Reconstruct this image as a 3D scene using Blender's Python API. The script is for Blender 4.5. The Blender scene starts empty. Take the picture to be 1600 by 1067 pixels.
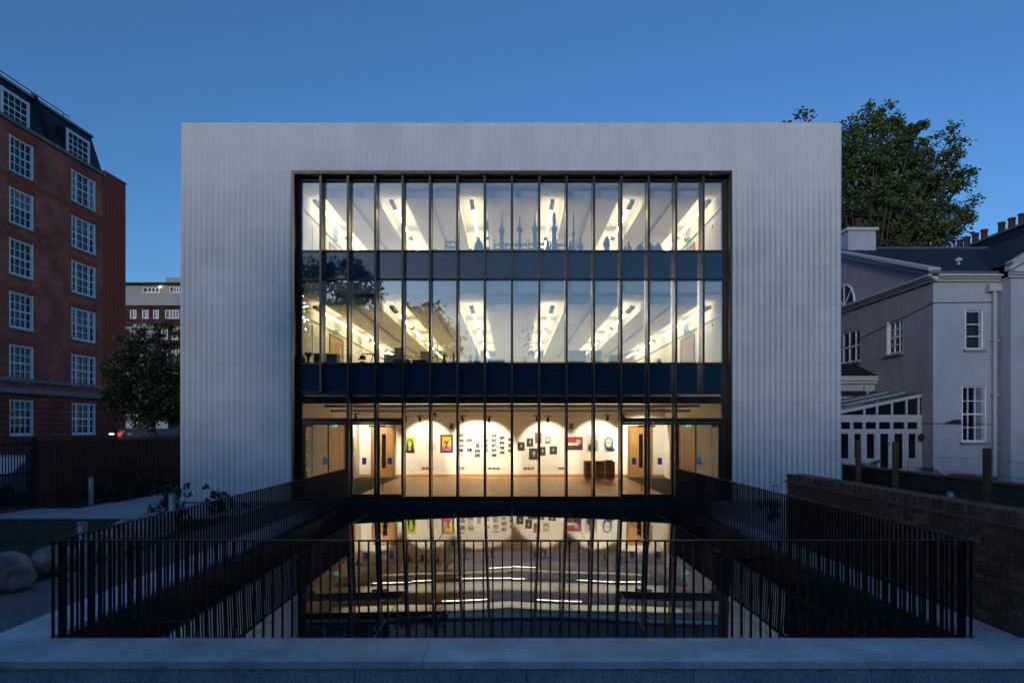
import bpy, math, random
import numpy as np
from mathutils import Vector, Matrix

S = bpy.context.scene
C = S.collection
R = math.radians
rnd = random.Random(7)

# ---------------------------------------------------------------- camera
F = 1066.7                       # focal length in photograph pixels (24 mm on 36 mm)
CZ = 2.4                         # height of the lens above the terrace
cam = bpy.data.cameras.new('camera')
cam.lens = 24; cam.sensor_width = 36; cam.clip_start = 0.1; cam.clip_end = 2000
cam.shift_y = (668 - 533.5) / 1600
cam_o = bpy.data.objects.new('camera', cam); C.objects.link(cam_o)
cam_o.location = (0, 0, CZ); cam_o.rotation_euler = (R(90), 0, 0)
S.camera = cam_o

# ---------------------------------------------------------------- sky, sun, exposure
SUN_EL, SUN_ROT = 9.0, 199.0
wd = bpy.data.worlds.new('World'); S.world = wd; wd.use_nodes = True
wn = wd.node_tree; bg = wn.nodes['Background']
sky = wn.nodes.new('ShaderNodeTexSky'); sky.sky_type = 'NISHITA'; sky.sun_disc = False
sky.sun_elevation = R(SUN_EL); sky.sun_rotation = R(SUN_ROT)
sky.ozone_density = 5.0; sky.dust_density = 0.6; sky.air_density = 1.0
tint = wn.nodes.new('ShaderNodeMix'); tint.data_type = 'RGBA'; tint.blend_type = 'MULTIPLY'; tint.inputs[0].default_value = 1.0
tint.inputs[7].default_value = (0.95, 0.985, 1.06, 1)     # dusk: a little less green over the whole sky
wn.links.new(sky.outputs[0], tint.inputs[6]); wn.links.new(tint.outputs[2], bg.inputs[0]); bg.inputs[1].default_value = 0.112
sun = bpy.data.lights.new('sun', 'SUN'); sun.energy = 0.36; sun.angle = R(5); sun.color = (1.0, 0.96, 0.97)
sun_o = bpy.data.objects.new('sun', sun); C.objects.link(sun_o)
sun_o.rotation_euler = (R(90 - SUN_EL), 0, R(180 - SUN_ROT))   # afterglow behind the camera
S.view_settings.view_transform = 'Standard'; S.view_settings.look = 'None'
S.view_settings.exposure = 0.55; S.view_settings.gamma = 1.0
S.view_settings.use_curve_mapping = False
cy = S.cycles
cy.use_denoising = True; cy.max_bounces = 9; cy.diffuse_bounces = 4; cy.glossy_bounces = 5
cy.transmission_bounces = 4; cy.transparent_max_bounces = 16; cy.caustics_reflective = False; cy.caustics_refractive = False
cy.sample_clamp_indirect = 6.0; cy.blur_glossy = 0.3

# ---------------------------------------------------------------- helpers
def new_mat(name):
    m = bpy.data.materials.new(name); m.use_nodes = True
    nt = m.node_tree
    return m, nt, nt.nodes['Principled BSDF']

def mat(name, col, rough=0.6, metal=0.0, var=0.0, scale=4.0, bump=0.0, bscale=60.0, spec=None, ior=None, objvar=0.0, stretch=(1, 1, 1), col2=None, coord='Object', detail=4.0, stain=0.0, sscale=0.7, sstretch=(1, 1, 1)):
    m, nt, p = new_mat(name)
    p.inputs['Roughness'].default_value = rough; p.inputs['Metallic'].default_value = metal
    if spec is not None: p.inputs['Specular IOR Level'].default_value = spec
    if ior is not None: p.inputs['IOR'].default_value = ior
    c4 = (*col, 1)
    p.inputs['Base Color'].default_value = c4
    tc = nt.nodes.new('ShaderNodeTexCoord'); geo = nt.nodes.new('ShaderNodeNewGeometry')
    src = geo.outputs['Position'] if coord == 'World' else tc.outputs[coord]
    mp = nt.nodes.new('ShaderNodeMapping'); mp.inputs['Scale'].default_value = stretch
    nt.links.new(src, mp.inputs[0])
    out = None
    if var or col2:
        n = nt.nodes.new('ShaderNodeTexNoise'); n.inputs['Scale'].default_value = scale; n.inputs['Detail'].default_value = detail
        nt.links.new(mp.outputs[0], n.inputs['Vector'])
        rp = nt.nodes.new('ShaderNodeValToRGB')
        rp.color_ramp.elements[0].position = 0.3; rp.color_ramp.elements[1].position = 0.7
        a = [max(0, v * (1 - var)) for v in col]; b = [v * (1 + var) for v in (col2 or col)]
        rp.color_ramp.elements[0].color = (*a, 1); rp.color_ramp.elements[1].color = (*b, 1)
        nt.links.new(n.outputs['Fac'], rp.inputs[0]); out = rp.outputs[0]
    if stain:
        mp3 = nt.nodes.new('ShaderNodeMapping'); mp3.inputs['Scale'].default_value = sstretch; nt.links.new(src, mp3.inputs[0])
        n3 = nt.nodes.new('ShaderNodeTexNoise'); n3.inputs['Scale'].default_value = sscale; n3.inputs['Detail'].default_value = 7; n3.inputs['Roughness'].default_value = .65
        nt.links.new(mp3.outputs[0], n3.inputs['Vector'])
        r3 = nt.nodes.new('ShaderNodeMapRange'); r3.inputs[1].default_value = .35; r3.inputs[2].default_value = .65; r3.inputs[3].default_value = 1 - stain; r3.inputs[4].default_value = 1 + stain * .4
        nt.links.new(n3.outputs['Fac'], r3.inputs[0]); h3 = nt.nodes.new('ShaderNodeHueSaturation'); nt.links.new(r3.outputs[0], h3.inputs['Value'])
        if out is None: h3.inputs['Color'].default_value = c4
        else: nt.links.new(out, h3.inputs['Color'])
        out = h3.outputs[0]
    if objvar:
        oi = nt.nodes.new('ShaderNodeObjectInfo')
        mr = nt.nodes.new('ShaderNodeMapRange'); mr.inputs[3].default_value = 1 - objvar; mr.inputs[4].default_value = 1 + objvar
        nt.links.new(oi.outputs['Random'], mr.inputs[0])
        hs = nt.nodes.new('ShaderNodeHueSaturation')
        nt.links.new(mr.outputs[0], hs.inputs['Value'])
        if out is None: hs.inputs['Color'].default_value = c4
        else: nt.links.new(out, hs.inputs['Color'])
        out = hs.outputs[0]
    if out is not None: nt.links.new(out, p.inputs['Base Color'])
    if bump:
        n2 = nt.nodes.new('ShaderNodeTexNoise'); n2.inputs['Scale'].default_value = bscale; n2.inputs['Detail'].default_value = 3
        nt.links.new(mp.outputs[0], n2.inputs['Vector'])
        bp = nt.nodes.new('ShaderNodeBump'); bp.inputs['Strength'].default_value = bump; bp.inputs['Distance'].default_value = 0.02
        nt.links.new(n2.outputs['Fac'], bp.inputs['Height']); nt.links.new(bp.outputs[0], p.inputs['Normal'])
    return m

def emit(name, col, strength):
    m = bpy.data.materials.new(name); m.use_nodes = True; nt = m.node_tree
    nt.nodes.remove(nt.nodes['Principled BSDF'])
    e = nt.nodes.new('ShaderNodeEmission'); e.inputs[0].default_value = (*col, 1); e.inputs[1].default_value = strength
    nt.links.new(e.outputs[0], nt.nodes['Material Output'].inputs[0])
    return m

def glass_mat(name, tint, refl, fres_ior=1.5, rough=0.0, wav=0.0, wscale=1.2):
    """thin architectural glazing: clear transmission plus a coated reflection"""
    m = bpy.data.materials.new(name); m.use_nodes = True; nt = m.node_tree
    nt.nodes.remove(nt.nodes['Principled BSDF'])
    t = nt.nodes.new('ShaderNodeBsdfTransparent'); t.inputs[0].default_value = (*tint, 1)
    g = nt.nodes.new('ShaderNodeBsdfGlossy'); g.inputs['Roughness'].default_value = rough; g.inputs['Color'].default_value = (0.92, 0.96, 1, 1)
    fr = nt.nodes.new('ShaderNodeFresnel'); fr.inputs[0].default_value = fres_ior
    ad = nt.nodes.new('ShaderNodeMath'); ad.operation = 'ADD'; ad.use_clamp = True; ad.inputs[1].default_value = refl
    mx = nt.nodes.new('ShaderNodeMixShader')
    nt.links.new(fr.outputs[0], ad.inputs[0]); nt.links.new(ad.outputs[0], mx.inputs[0])
    nt.links.new(t.outputs[0], mx.inputs[1]); nt.links.new(g.outputs[0], mx.inputs[2])
    if wav:
        tc = nt.nodes.new('ShaderNodeNewGeometry'); n = nt.nodes.new('ShaderNodeTexNoise'); n.inputs['Scale'].default_value = wscale; n.inputs['Detail'].default_value = 1
        nt.links.new(tc.outputs['Position'], n.inputs['Vector'])
        bp = nt.nodes.new('ShaderNodeBump'); bp.inputs['Strength'].default_value = wav; bp.inputs['Distance'].default_value = 0.02
        nt.links.new(n.outputs['Fac'], bp.inputs['Height']); nt.links.new(bp.outputs[0], g.inputs['Normal'])
    nt.links.new(mx.outputs[0], nt.nodes['Material Output'].inputs[0])
    return m

def brick_mat(name, c1, c2, mortar, scale=1.0, bw=0.225, bh=0.075, axis='x', rough=0.85, msize=0.010):
    m, nt, p = new_mat(name)
    geo = nt.nodes.new('ShaderNodeNewGeometry'); sp = nt.nodes.new('ShaderNodeSeparateXYZ'); cb = nt.nodes.new('ShaderNodeCombineXYZ')
    nt.links.new(geo.outputs['Position'], sp.inputs[0])
    if axis == 'xy':
        a = nt.nodes.new('ShaderNodeMath'); nt.links.new(sp.outputs[0], a.inputs[0]); nt.links.new(sp.outputs[1], a.inputs[1]); nt.links.new(a.outputs[0], cb.inputs[0])
    else:
        nt.links.new(sp.outputs[0 if axis == 'x' else 1], cb.inputs[0])
    nt.links.new(sp.outputs[2], cb.inputs[1])
    b = nt.nodes.new('ShaderNodeTexBrick')
    b.inputs['Scale'].default_value = 1; b.inputs['Brick Width'].default_value = bw; b.inputs['Row Height'].default_value = bh
    b.inputs['Mortar Size'].default_value = msize; b.inputs['Mortar Smooth'].default_value = 0.3
    b.inputs['Color1'].default_value = (*c1, 1); b.inputs['Color2'].default_value = (*c2, 1); b.inputs['Mortar'].default_value = (*mortar, 1)
    nt.links.new(cb.outputs[0], b.inputs['Vector'])
    n = nt.nodes.new('ShaderNodeTexNoise'); n.inputs['Scale'].default_value = 0.7; n.inputs['Detail'].default_value = 6
    nt.links.new(geo.outputs['Position'], n.inputs['Vector'])
    mr = nt.nodes.new('ShaderNodeMapRange'); mr.inputs[1].default_value = 0.3; mr.inputs[2].default_value = 0.7; mr.inputs[3].default_value = 0.65; mr.inputs[4].default_value = 1.25
    nt.links.new(n.outputs['Fac'], mr.inputs[0])
    hs = nt.nodes.new('ShaderNodeHueSaturation'); nt.links.new(mr.outputs[0], hs.inputs['Value']); nt.links.new(b.outputs['Color'], hs.inputs['Color'])
    nt.links.new(hs.outputs[0], p.inputs['Base Color']); p.inputs['Roughness'].default_value = rough; p.inputs['Specular IOR Level'].default_value = .12
    bp = nt.nodes.new('ShaderNodeBump'); bp.inputs['Strength'].default_value = 0.4; bp.inputs['Distance'].default_value = 0.008; bp.invert = True
    nt.links.new(b.outputs['Fac'], bp.inputs['Height']); nt.links.new(bp.outputs[0], p.inputs['Normal'])
    return m

def tag(o, label=None, cat=None, group=None, kind=None):
    if label: o['label'] = label
    if cat: o['category'] = cat
    if group: o['group'] = group
    if kind: o['kind'] = kind
    return o

def thing(name, label, cat, loc=(0, 0, 0), group=None, kind=None):
    o = bpy.data.objects.new(name, None); C.objects.link(o); o.location = loc; o.empty_display_size = 0.3
    return tag(o, label, cat, group, kind)

def wloc(o):
    v = Vector(o.location); p = o.parent
    while p: v = v + Vector(p.location); p = p.parent
    return v

def place(name, mesh, parent=None, loc=(0, 0, 0), rot=None):
    """link an object; loc is a world position (parents are only translated)"""
    o = bpy.data.objects.new(name, mesh); C.objects.link(o)
    v = Vector(loc)
    if parent is not None:
        o.parent = parent; v = v - wloc(parent)
    o.location = v
    if rot: o.rotation_euler = rot
    return o

class MB:
    def __init__(s, xf=None): s.v = []; s.f = []; s.xf = xf; s.mi = []; s.m = 0
    def add(s, vs, fs):
        b = len(s.v)
        s.v += [tuple(s.xf(*q)) for q in vs] if s.xf else [tuple(q) for q in vs]
        s.f += [tuple(b + i for i in q) for q in fs]; s.mi += [s.m] * len(fs)
        return s
    def box(s, x0, x1, y0, y1, z0, z1):
        vs = [(x0, y0, z0), (x1, y0, z0), (x1, y1, z0), (x0, y1, z0), (x0, y0, z1), (x1, y0, z1), (x1, y1, z1), (x0, y1, z1)]
        return s.add(vs, [(0, 3, 2, 1), (4, 5, 6, 7), (0, 1, 5, 4), (1, 2, 6, 5), (2, 3, 7, 6), (3, 0, 4, 7)])
    def quad(s, *p): return s.add(p, [tuple(range(len(p)))])
    def prism(s, poly, axis, a, b):
        """poly: 2D points, extruded along axis ('x','y','z') from a to b"""
        n = len(poly)
        def P(q, t): return (t, q[0], q[1]) if axis == 'x' else ((q[0], t, q[1]) if axis == 'y' else (q[0], q[1], t))
        vs = [P(q, a) for q in poly] + [P(q, b) for q in poly]
        fs = [tuple(range(n))[::-1], tuple(range(n, 2 * n))] + [(i, (i + 1) % n, n + (i + 1) % n, n + i) for i in range(n)]
        return s.add(vs, fs)
    def tube(s, pts, rad, n=8, cap=True):
        pts = [Vector(p) for p in pts]; rs = rad if isinstance(rad, (list, tuple)) else [rad] * len(pts)
        b = len(s.v); vs = []; fs = []
        for i, p in enumerate(pts):
            d = (pts[min(i + 1, len(pts) - 1)] - pts[max(i - 1, 0)]).normalized()
            u = d.orthogonal().normalized() if abs(d.z) > 0.9 else d.cross(Vector((0, 0, 1))).normalized()
            if abs(d.z) > 0.9: u = (Vector((1, 0, 0)) - d * d.x).normalized()
            w = d.cross(u)
            for k in range(n):
                a = 2 * math.pi * k / n; vs.append(tuple(p + (u * math.cos(a) + w * math.sin(a)) * rs[i]))
        for i in range(len(pts) - 1):
            for k in range(n): fs.append((i * n + k, i * n + (k + 1) % n, (i + 1) * n + (k + 1) % n, (i + 1) * n + k))
        if cap: fs.append(tuple(range(n))[::-1]); fs.append(tuple((len(pts) - 1) * n + k for k in range(n)))
        return s.add(vs, fs)
    def lathe(s, prof, c=(0, 0, 0), n=14):
        vs = []; fs = []; m = len(prof)
        for r, z in prof:
            for k in range(n):
                a = 2 * math.pi * k / n; vs.append((c[0] + r * math.cos(a), c[1] + r * math.sin(a), c[2] + z))
        for i in range(m - 1):
            for k in range(n): fs.append((i * n + k, i * n + (k + 1) % n, (i + 1) * n + (k + 1) % n, (i + 1) * n + k))
        fs.append(tuple(range(n))[::-1]); fs.append(tuple((m - 1) * n + k for k in range(n)))
        return s.add(vs, fs)
    def disc(s, c, rx, rz, n=20, thick=0.0):
        """ellipse facing -y"""
        vs = [(c[0] + rx * math.cos(2 * math.pi * k / n), c[1], c[2] + rz * math.sin(2 * math.pi * k / n)) for k in range(n)]
        return s.add(vs, [tuple(range(n))])
    def mesh(s, name, mats, smooth=False):
        me = bpy.data.meshes.new(name); me.from_pydata(s.v, [], s.f)
        for m in (mats if isinstance(mats, (list, tuple)) else [mats]): me.materials.append(m)
        if any(s.mi): me.polygons.foreach_set('material_index', s.mi)
        if smooth: me.polygons.foreach_set('use_smooth', [True] * len(me.polygons))
        me.update(); return me
    def build(s, name, mats, parent=None, smooth=False):
        o = bpy.data.objects.new(name, s.mesh(name, mats, smooth)); C.objects.link(o)
        if parent is not None:
            o.parent = parent; o.location = -wloc(parent)
        return o

def frame_xf(O, u, n):
    """local (a along wall, b outward, c up) -> world"""
    O = Vector(O); u = Vector(u).normalized(); n = Vector(n).normalized()
    return lambda a, b, c: O + u * a + n * b + Vector((0, 0, c))

def wall_open(mb, a0, a1, z0, z1, rects, depth, b=0.0):
    """front face at b with rectangular holes and reveals going back by depth"""
    A = sorted({a0, a1, *[r[0] for r in rects], *[r[1] for r in rects]}); Z = sorted({z0, z1, *[r[2] for r in rects], *[r[3] for r in rects]})
    for i in range(len(A) - 1):
        for j in range(len(Z) - 1):
            ca, cz = (A[i] + A[i + 1]) / 2, (Z[j] + Z[j + 1]) / 2
            if any(r[0] < ca < r[1] and r[2] < cz < r[3] for r in rects): continue
            mb.quad((A[i], b, Z[j]), (A[i + 1], b, Z[j]), (A[i + 1], b, Z[j + 1]), (A[i], b, Z[j + 1]))
    for r in rects:
        q = [(r[0], r[2]), (r[1], r[2]), (r[1], r[3]), (r[0], r[3])]
        for k in range(4):
            p, t = q[k], q[(k + 1) % 4]
            mb.quad((p[0], b, p[1]), (t[0], b, t[1]), (t[0], b - depth, t[1]), (p[0], b - depth, p[1]))

def sash(parent, xf, rect, depth, cols, rows, fw, mats, sill=0.0, b=0.0, bar=0.03, sides=0.0, curtain=None, name='window'):
    """window part with frame+bars mesh, pane and sill sub-parts; rect in wall coordinates"""
    a0, a1, z0, z1 = rect; m = MB(xf); bb = b - depth
    fd = max(.09, depth - .012)
    m.box(a0, a0 + fw, bb, bb + fd, z0, z1); m.box(a1 - fw, a1, bb, bb + fd, z0, z1)
    m.box(a0 + fw, a1 - fw, bb, bb + .09, z0, z0 + fw); m.box(a0 + fw, a1 - fw, bb, bb + .09, z1 - fw, z1)
    w = m.build(name, mats['frame'], parent)
    A0, A1, Z0, Z1 = a0 + fw, a1 - fw, z0 + fw, z1 - fw
    g = MB(xf)
    if sides:
        for q in (A0 + sides, A1 - sides): g.box(q - .05, q + .05, bb + .005, bb + .075, Z0, Z1)
    for i in range(1, cols):
        q = A0 + (A1 - A0) * i / cols; g.box(q - bar / 2, q + bar / 2, bb + .01, bb + .06, Z0, Z1)
    for j in range(1, rows):
        q = Z0 + (Z1 - Z0) * j / rows; t = bar / 2 if j * 2 != rows else bar * .9
        g.box(A0, A1, bb + .013, bb + .065, q - t, q + t)
    g.box(A0, A1, bb + .014, bb + .05, Z0, Z0 + .02)
    g.build('glazing_bars', mats['frame'], w)
    MB(xf).box(A0, A1, bb - .012, bb, Z0, Z1).build('pane', mats['glass'], w)
    if curtain:
        c = MB(xf)
        for (p, q, lo) in curtain:
            c = MB(xf); c.box(A0 + (A1 - A0) * p, A0 + (A1 - A0) * q, bb + .0005, bb + .003, Z0 + (Z1 - Z0) * lo, Z1); c.build('blind', mats['blind'], w)
    if sill: MB(xf).box(a0 - .08, a1 + .08, bb, b + sill, z0 - .09, z0 - .002).build('sill', mats.get('sill', mats['frame']), w)
    return w

# ---------------------------------------------------------------- materials
M = {}
def stone_mat():
    m = mat('fluted_limestone', (0.755, 0.75, 0.735), rough=0.8, var=0.05, scale=1.4, bump=0.12, bscale=50, objvar=0.03, coord='World', stretch=(1, 1, 0.5), stain=.035, sscale=.9, sstretch=(1, 1, .3))
    return m
M['stone'] = stone_mat()
M['stone_plain'] = mat('plain_limestone', (0.56, 0.54, 0.53), rough=0.85, var=0.08, scale=2, coord='World')
M['granite'] = mat('granite', (0.72, 0.73, 0.74), rough=0.6, var=0.28, scale=55, bump=0.15, bscale=130, coord='World', objvar=0.09, detail=6, stain=.34, sscale=1.3)
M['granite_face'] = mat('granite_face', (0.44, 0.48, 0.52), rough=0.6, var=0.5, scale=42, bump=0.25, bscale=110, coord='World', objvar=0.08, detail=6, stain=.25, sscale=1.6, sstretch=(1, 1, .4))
M['rail'] = mat('dark_railing_paint', (0.006, 0.008, 0.013), rough=0.5, metal=0.0, var=0.25, scale=8, spec=0.2)
M['bronze'] = mat('bronze_anodised', (0.060, 0.050, 0.038), rough=0.30, metal=0.75, var=0.15, scale=6)
M['frame_dark'] = mat('dark_frame', (0.018, 0.017, 0.017), rough=0.4, metal=0.4)
M['void'] = mat('black_lining', (0.006, 0.006, 0.007), rough=0.7)
M['spandrel'] = mat('blue_black_glass', (0.011, 0.043, 0.074), rough=0.03, ior=1.6, coord='World')
M['glass'] = glass_mat('clear_glazing', (0.90, 0.92, 0.90), 0.10, 1.5, wav=0.006, wscale=0.9)
M['glass_low'] = glass_mat('ground_glazing', (0.93, 0.93, 0.90), 0.03, 1.5, wav=0.004, wscale=0.9)
M['roofglass'] = mat('skylight_glass', (0.004, 0.007, 0.010), rough=0.008, ior=2.9)
M['white'] = mat('white_plaster', (0.80, 0.77, 0.71), rough=0.85, var=0.03, scale=1.5, coord='World')
M['ceil'] = mat('pale_concrete', (0.78, 0.75, 0.69), rough=0.85, var=0.06, scale=1.2, coord='World')
M['oakfloor'] = mat('oak_floor', (0.66, 0.35, 0.13), rough=0.38, var=0.22, scale=3.0, stretch=(6, 0.5, 1), coord='World', col2=(0.72, 0.42, 0.17))
M['carpet'] = mat('dark_carpet', (0.065, 0.062, 0.050), rough=0.95, var=0.2, scale=60, coord='World')
M['oak'] = mat('oak_veneer', (0.47, 0.25, 0.085), rough=0.45, var=0.16, scale=3, stretch=(8, 8, 0.6), coord='World')
M['oak_dark'] = mat('oak_lining', (0.30, 0.16, 0.06), rough=0.5, var=0.15, scale=3, stretch=(8, 8, 0.6), coord='World')
M['tube'] = emit('lit_tube', (1.0, 0.83, 0.52), 11.5)
M['tube_g'] = emit('lit_tube_ground', (1.0, 0.85, 0.60), 1.2)
M['tube_dim'] = emit('lit_tube_soft', (1.0, 0.88, 0.66), 14.0)
M['grey_metal'] = mat('grey_metal', (0.30, 0.32, 0.35), rough=0.45, metal=0.3)
M['black'] = mat('black_plastic', (0.012, 0.012, 0.013), rough=0.5)
M['exit'] = emit('exit_sign_green', (0.10, 0.85, 0.50), .38)
M['exit_white'] = emit('exit_sign_white', (0.75, 1.0, 0.9), .8)
M['bluesign'] = mat('blue_sticker', (0.10, 0.30, 0.48), rough=0.5)
M['brass'] = mat('satin_steel', (0.6, 0.58, 0.52), rough=0.3, metal=0.9)
M['dark_glass'] = mat('dark_pane', (0.008, 0.010, 0.014), rough=0.03, ior=1.6)
M['pane_flat'] = mat('old_window_pane', (0.008, 0.010, 0.014), rough=0.06, ior=1.38)
M['paper'] = mat('paper', (0.70, 0.68, 0.62), rough=0.7, objvar=0.2)
M['paving'] = mat('pale_paving', (0.33, 0.34, 0.35), rough=0.8, var=0.15, scale=1.2, coord='World', bump=0.1, bscale=80)
M['gravel'] = mat('resin_gravel', (0.17, 0.165, 0.155), rough=0.9, var=0.35, scale=70, coord='World', bump=0.4, bscale=140)
M['grass_soil'] = mat('lawn', (0.018, 0.030, 0.012), rough=0.95, var=0.4, scale=30, coord='World', bump=0.6, bscale=160)
M['grass'] = mat('grass_blade', (0.022, 0.042, 0.014), rough=0.8, var=0.4, scale=3, coord='World')
M['soil'] = mat('dark_soil', (0.020, 0.018, 0.015), rough=0.95, var=0.4, scale=9, coord='World', bump=0.6, bscale=40)
M['asphalt'] = mat('asphalt', (0.04, 0.04, 0.042), rough=0.9, var=0.2, scale=30, coord='World')
M['boulder'] = mat('boulder_stone', (0.36, 0.28, 0.235), rough=0.9, var=0.45, scale=5, coord='World', bump=1.0, bscale=22, detail=9, stain=.45, sscale=4)
M['office_floor'] = mat('grey_office_floor', (0.52, 0.49, 0.44), rough=0.8, var=0.1, scale=2, coord='World')
M['light_body'] = mat('pale_grey_luminaire', (0.50, 0.50, 0.50), rough=0.5)
# ================================================================ GROUND
FY = 21.9                                    # stone face of the building
def ground_rect(name, x0, x1, y0, y1, z, m, bottom=-0.3):
    o = MB().box(x0, x1, y0, y1, bottom, z).build(name, m); return tag(o, kind='structure')
GZ = -0.9
def sheet(name, rects, z, m):
    b = MB()
    for x0, x1, y0, y1 in rects: b.quad((x0, y0, z), (x1, y0, z), (x1, y1, z), (x0, y1, z))
    return tag(b.build(name, m), kind='structure')
sheet('ground', [(-600, 600, -600, 7.6)], GZ, M['asphalt'])
# raised terrace with the pit left open
sheet('terrace_ground', [(-600, -5.6, 7.3, 900), (5.6, 600, 7.3, 900), (-5.6, 5.6, FY + .2, 900)], -0.012, M['soil'])
sheet('gravel_path', [(-7.35, -5.95, 7.75, 22.0), (-14.5, -7.35, 7.75, 8.6)], -0.004, M['gravel'])
sheet('paved_path', [(-14.2, -7.45, 18.0, 20.3), (-12.9, -7.45, 20.3, 21.9), (-12.7, -10.65, 21.9, 46)], 0.0, M['paving'])
sheet('paved_path', [(6.25, 12.2, 14.9, 21.9), (5.75, 6.25, 14.6, 21.9)], 0.0, M['paving'])
sheet('lawn', [(-14.4, -7.45, 8.6, 17.9)], 0.004, M['grass_soil'])
sheet('side_street', [(-60, -15.0, -10, 120)], 0.0, M['asphalt'])
# grass
N = 26000; g = np.random.default_rng(3)
px = g.uniform(-14.3, -7.5, N); py = 8.7 + 9.1 * g.random(N) ** 1.4
h = g.uniform(.025, .06, N); an = g.uniform(0, 6.283, N); le = g.normal(0, .02, (N, 2))
vs = np.zeros((N, 3, 3)); w_ = .006
vs[:, 0] = np.stack([px - w_ * np.cos(an), py - w_ * np.sin(an), np.full(N, .004)], 1)
vs[:, 1] = np.stack([px + w_ * np.cos(an), py + w_ * np.sin(an), np.full(N, .004)], 1)
vs[:, 2] = np.stack([px + le[:, 0], py + le[:, 1], h], 1)
def np_mesh(name, V, nper, m):
    k = len(V) // nper; me = bpy.data.meshes.new(name)
    me.vertices.add(len(V)); me.vertices.foreach_set('co', np.ascontiguousarray(V, dtype=np.float32).ravel())
    me.loops.add(k * nper); me.loops.foreach_set('vertex_index', np.arange(k * nper, dtype=np.int32))
    me.polygons.add(k); me.polygons.foreach_set('loop_start', np.arange(0, k * nper, nper, dtype=np.int32))
    me.materials.append(m); me.update(calc_edges=True); return me
o = place('grass', np_mesh('grass', vs.reshape(-1, 3), 3, M['grass'])); tag(o, 'short dark lawn grass left of the boulders', 'grass', kind='stuff')

# ================================================================ MAIN BUILDING
B = thing('college_building', 'pale fluted stone building with a large lit glazed front of three storeys', 'building', (0, FY, 0))
XL, XR, XO = -10.6, 10.57, 7.05
TOP = 12.17
# --- fluted stone panels
RIB = 0.177
Z_C = [TOP, 11.25, 10.63] + [10.63 - 0.62 * k for k in range(1, 17)] + [0.03]
def rib_depth(i): return [0.018, 0.030, 0.048, 0.068, 0.086, 0.104][i] if i < 6 else 0.118
_pc = {}
def panel_mesh(n, rw, hgt, d):
    key = (n, round(rw, 4), round(hgt, 3), d)
    if key in _pc: return _pc[key]
    gap = 0.0012; prof = []
    for r in range(n):
        x = r * rw + (gap if r == 0 else 0); x1 = (r + 1) * rw - (gap if r == n - 1 else 0)
        for t, q in ((0, -.15), (0.03, 0.70), (0.10, 1.0), (0.28, 0.96), (0.48, 0.82), (.68, .58), (.86, .26), (1, -.15)):
            prof.append((x + (x1 - x) * t, -d * q))
    poly = prof + [(n * rw - gap, 0.06), (gap, 0.06)]
    b = MB(); b.prism(poly, 'z', 0.0025, hgt - 0.0025)
    _pc[key] = b.mesh('stone_panel', M['stone']); return _pc[key]
def course(x0, x1, z0, z1, d, stagger):
    n = round((x1 - x0) / RIB); rw = (x1 - x0) / n; seq = []
    first = 2 if stagger else 4
    left = n
    while left > 0:
        k = min(first if not seq else 4, left); seq.append(k); left -= k
    x = x0
    for k in seq:
        place('stone_panel', panel_mesh(k, rw, z1 - z0, d), B, (x, FY, z0)); x += k * rw
for i in range(len(Z_C) - 1):
    z1, z0 = Z_C[i], Z_C[i + 1]; d = rib_depth(i); st = i % 2
    if z0 >= 10.62: course(XL, XR, z0, z1, d, st)
    else: course(XL, -XO, z0, z1, d, st); course(XO, XR, z0, z1, d, not st)
# --- carcass
k = MB()
k.box(XL + .01, -7.5, FY + .065, 44, -.3, TOP - .02); k.box(7.5, XR - .01, FY + .065, 44, -.3, TOP - .02)
k.box(-7.5, 7.5, FY + .065, 44, 10.9, TOP - .02); k.box(-7.5, 7.5, 43.5, 44, -.3, 10.9)
k.build('carcass', M['stone_plain'], B)
w = MB()
w.box(-7.5, -XO, FY + .5, 43.5, .12, 10.9); w.box(XO, 7.5, FY + .5, 43.5, .12, 10.9)
w.build('side_wall', M['white'], B)
MB().box(-XO, XO, 31.58, 31.8, .12, 3.5).build('gallery_wall', M['white'], B)
for z0, z1 in ((3.7, 6.78), (7.35, 10.32)):
    MB().box(-XO, XO, 40.4, 40.6, z0, z1 + .1).build('rear_wall', M['white'], B)
MB().box(-XO, XO, FY + .5, 31.58, 3.42, 3.7).build('floor_slab', M['white'], B)
MB().box(-XO, XO, 31.8, 43.5, 3.27, 3.7).build('floor_slab', M['ceil'], B)
MB().box(-XO, XO, FY + .5, 40.4, 6.82, 7.35).build('floor_slab', M['ceil'], B)
MB().box(-XO, XO, FY + .5, 40.4, 10.36, 10.9).build('roof_slab', M['ceil'], B)
MB().box(-5.2, 5.2, FY + .4, 31.58, -.1, .12).build('oak_floor', M['oakfloor'], B)
f = MB(); f.box(-XO, -5.2, FY + .4, 31.58, -.1, .121); f.box(5.2, XO, FY + .4, 31.58, -.1, .121); f.build('carpet', M['carpet'], B)
MB().box(-XO, XO, 31.53, 31.58, .121, .24).build('skirting', M['oak'], B)
# --- coffer beams under the two upper ceilings
ROWS = (-6.72, -4.05, -1.36, 1.36, 4.05, 6.72)
for zc, zb in ((6.82, 6.5), (10.36, 10.06)):
    for i in range(5):
        a, b_ = ROWS[i] + .47, ROWS[i + 1] - .47; mid = (a + b_) / 2
        parts = [(a, b_)] if i == 2 else [(a, mid - .09), (mid + .09, b_)]
        for p, q in parts: MB().box(p, q, 22.8, 40.4, zb, zc + .01).build('ceiling_beam', M['ceil'], B)
        if i != 2: MB().box(mid - .09, mid + .09, 22.85, 40.4, zb + .16, zc + .01).build('ceiling_beam', M['ceil'], B)

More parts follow.
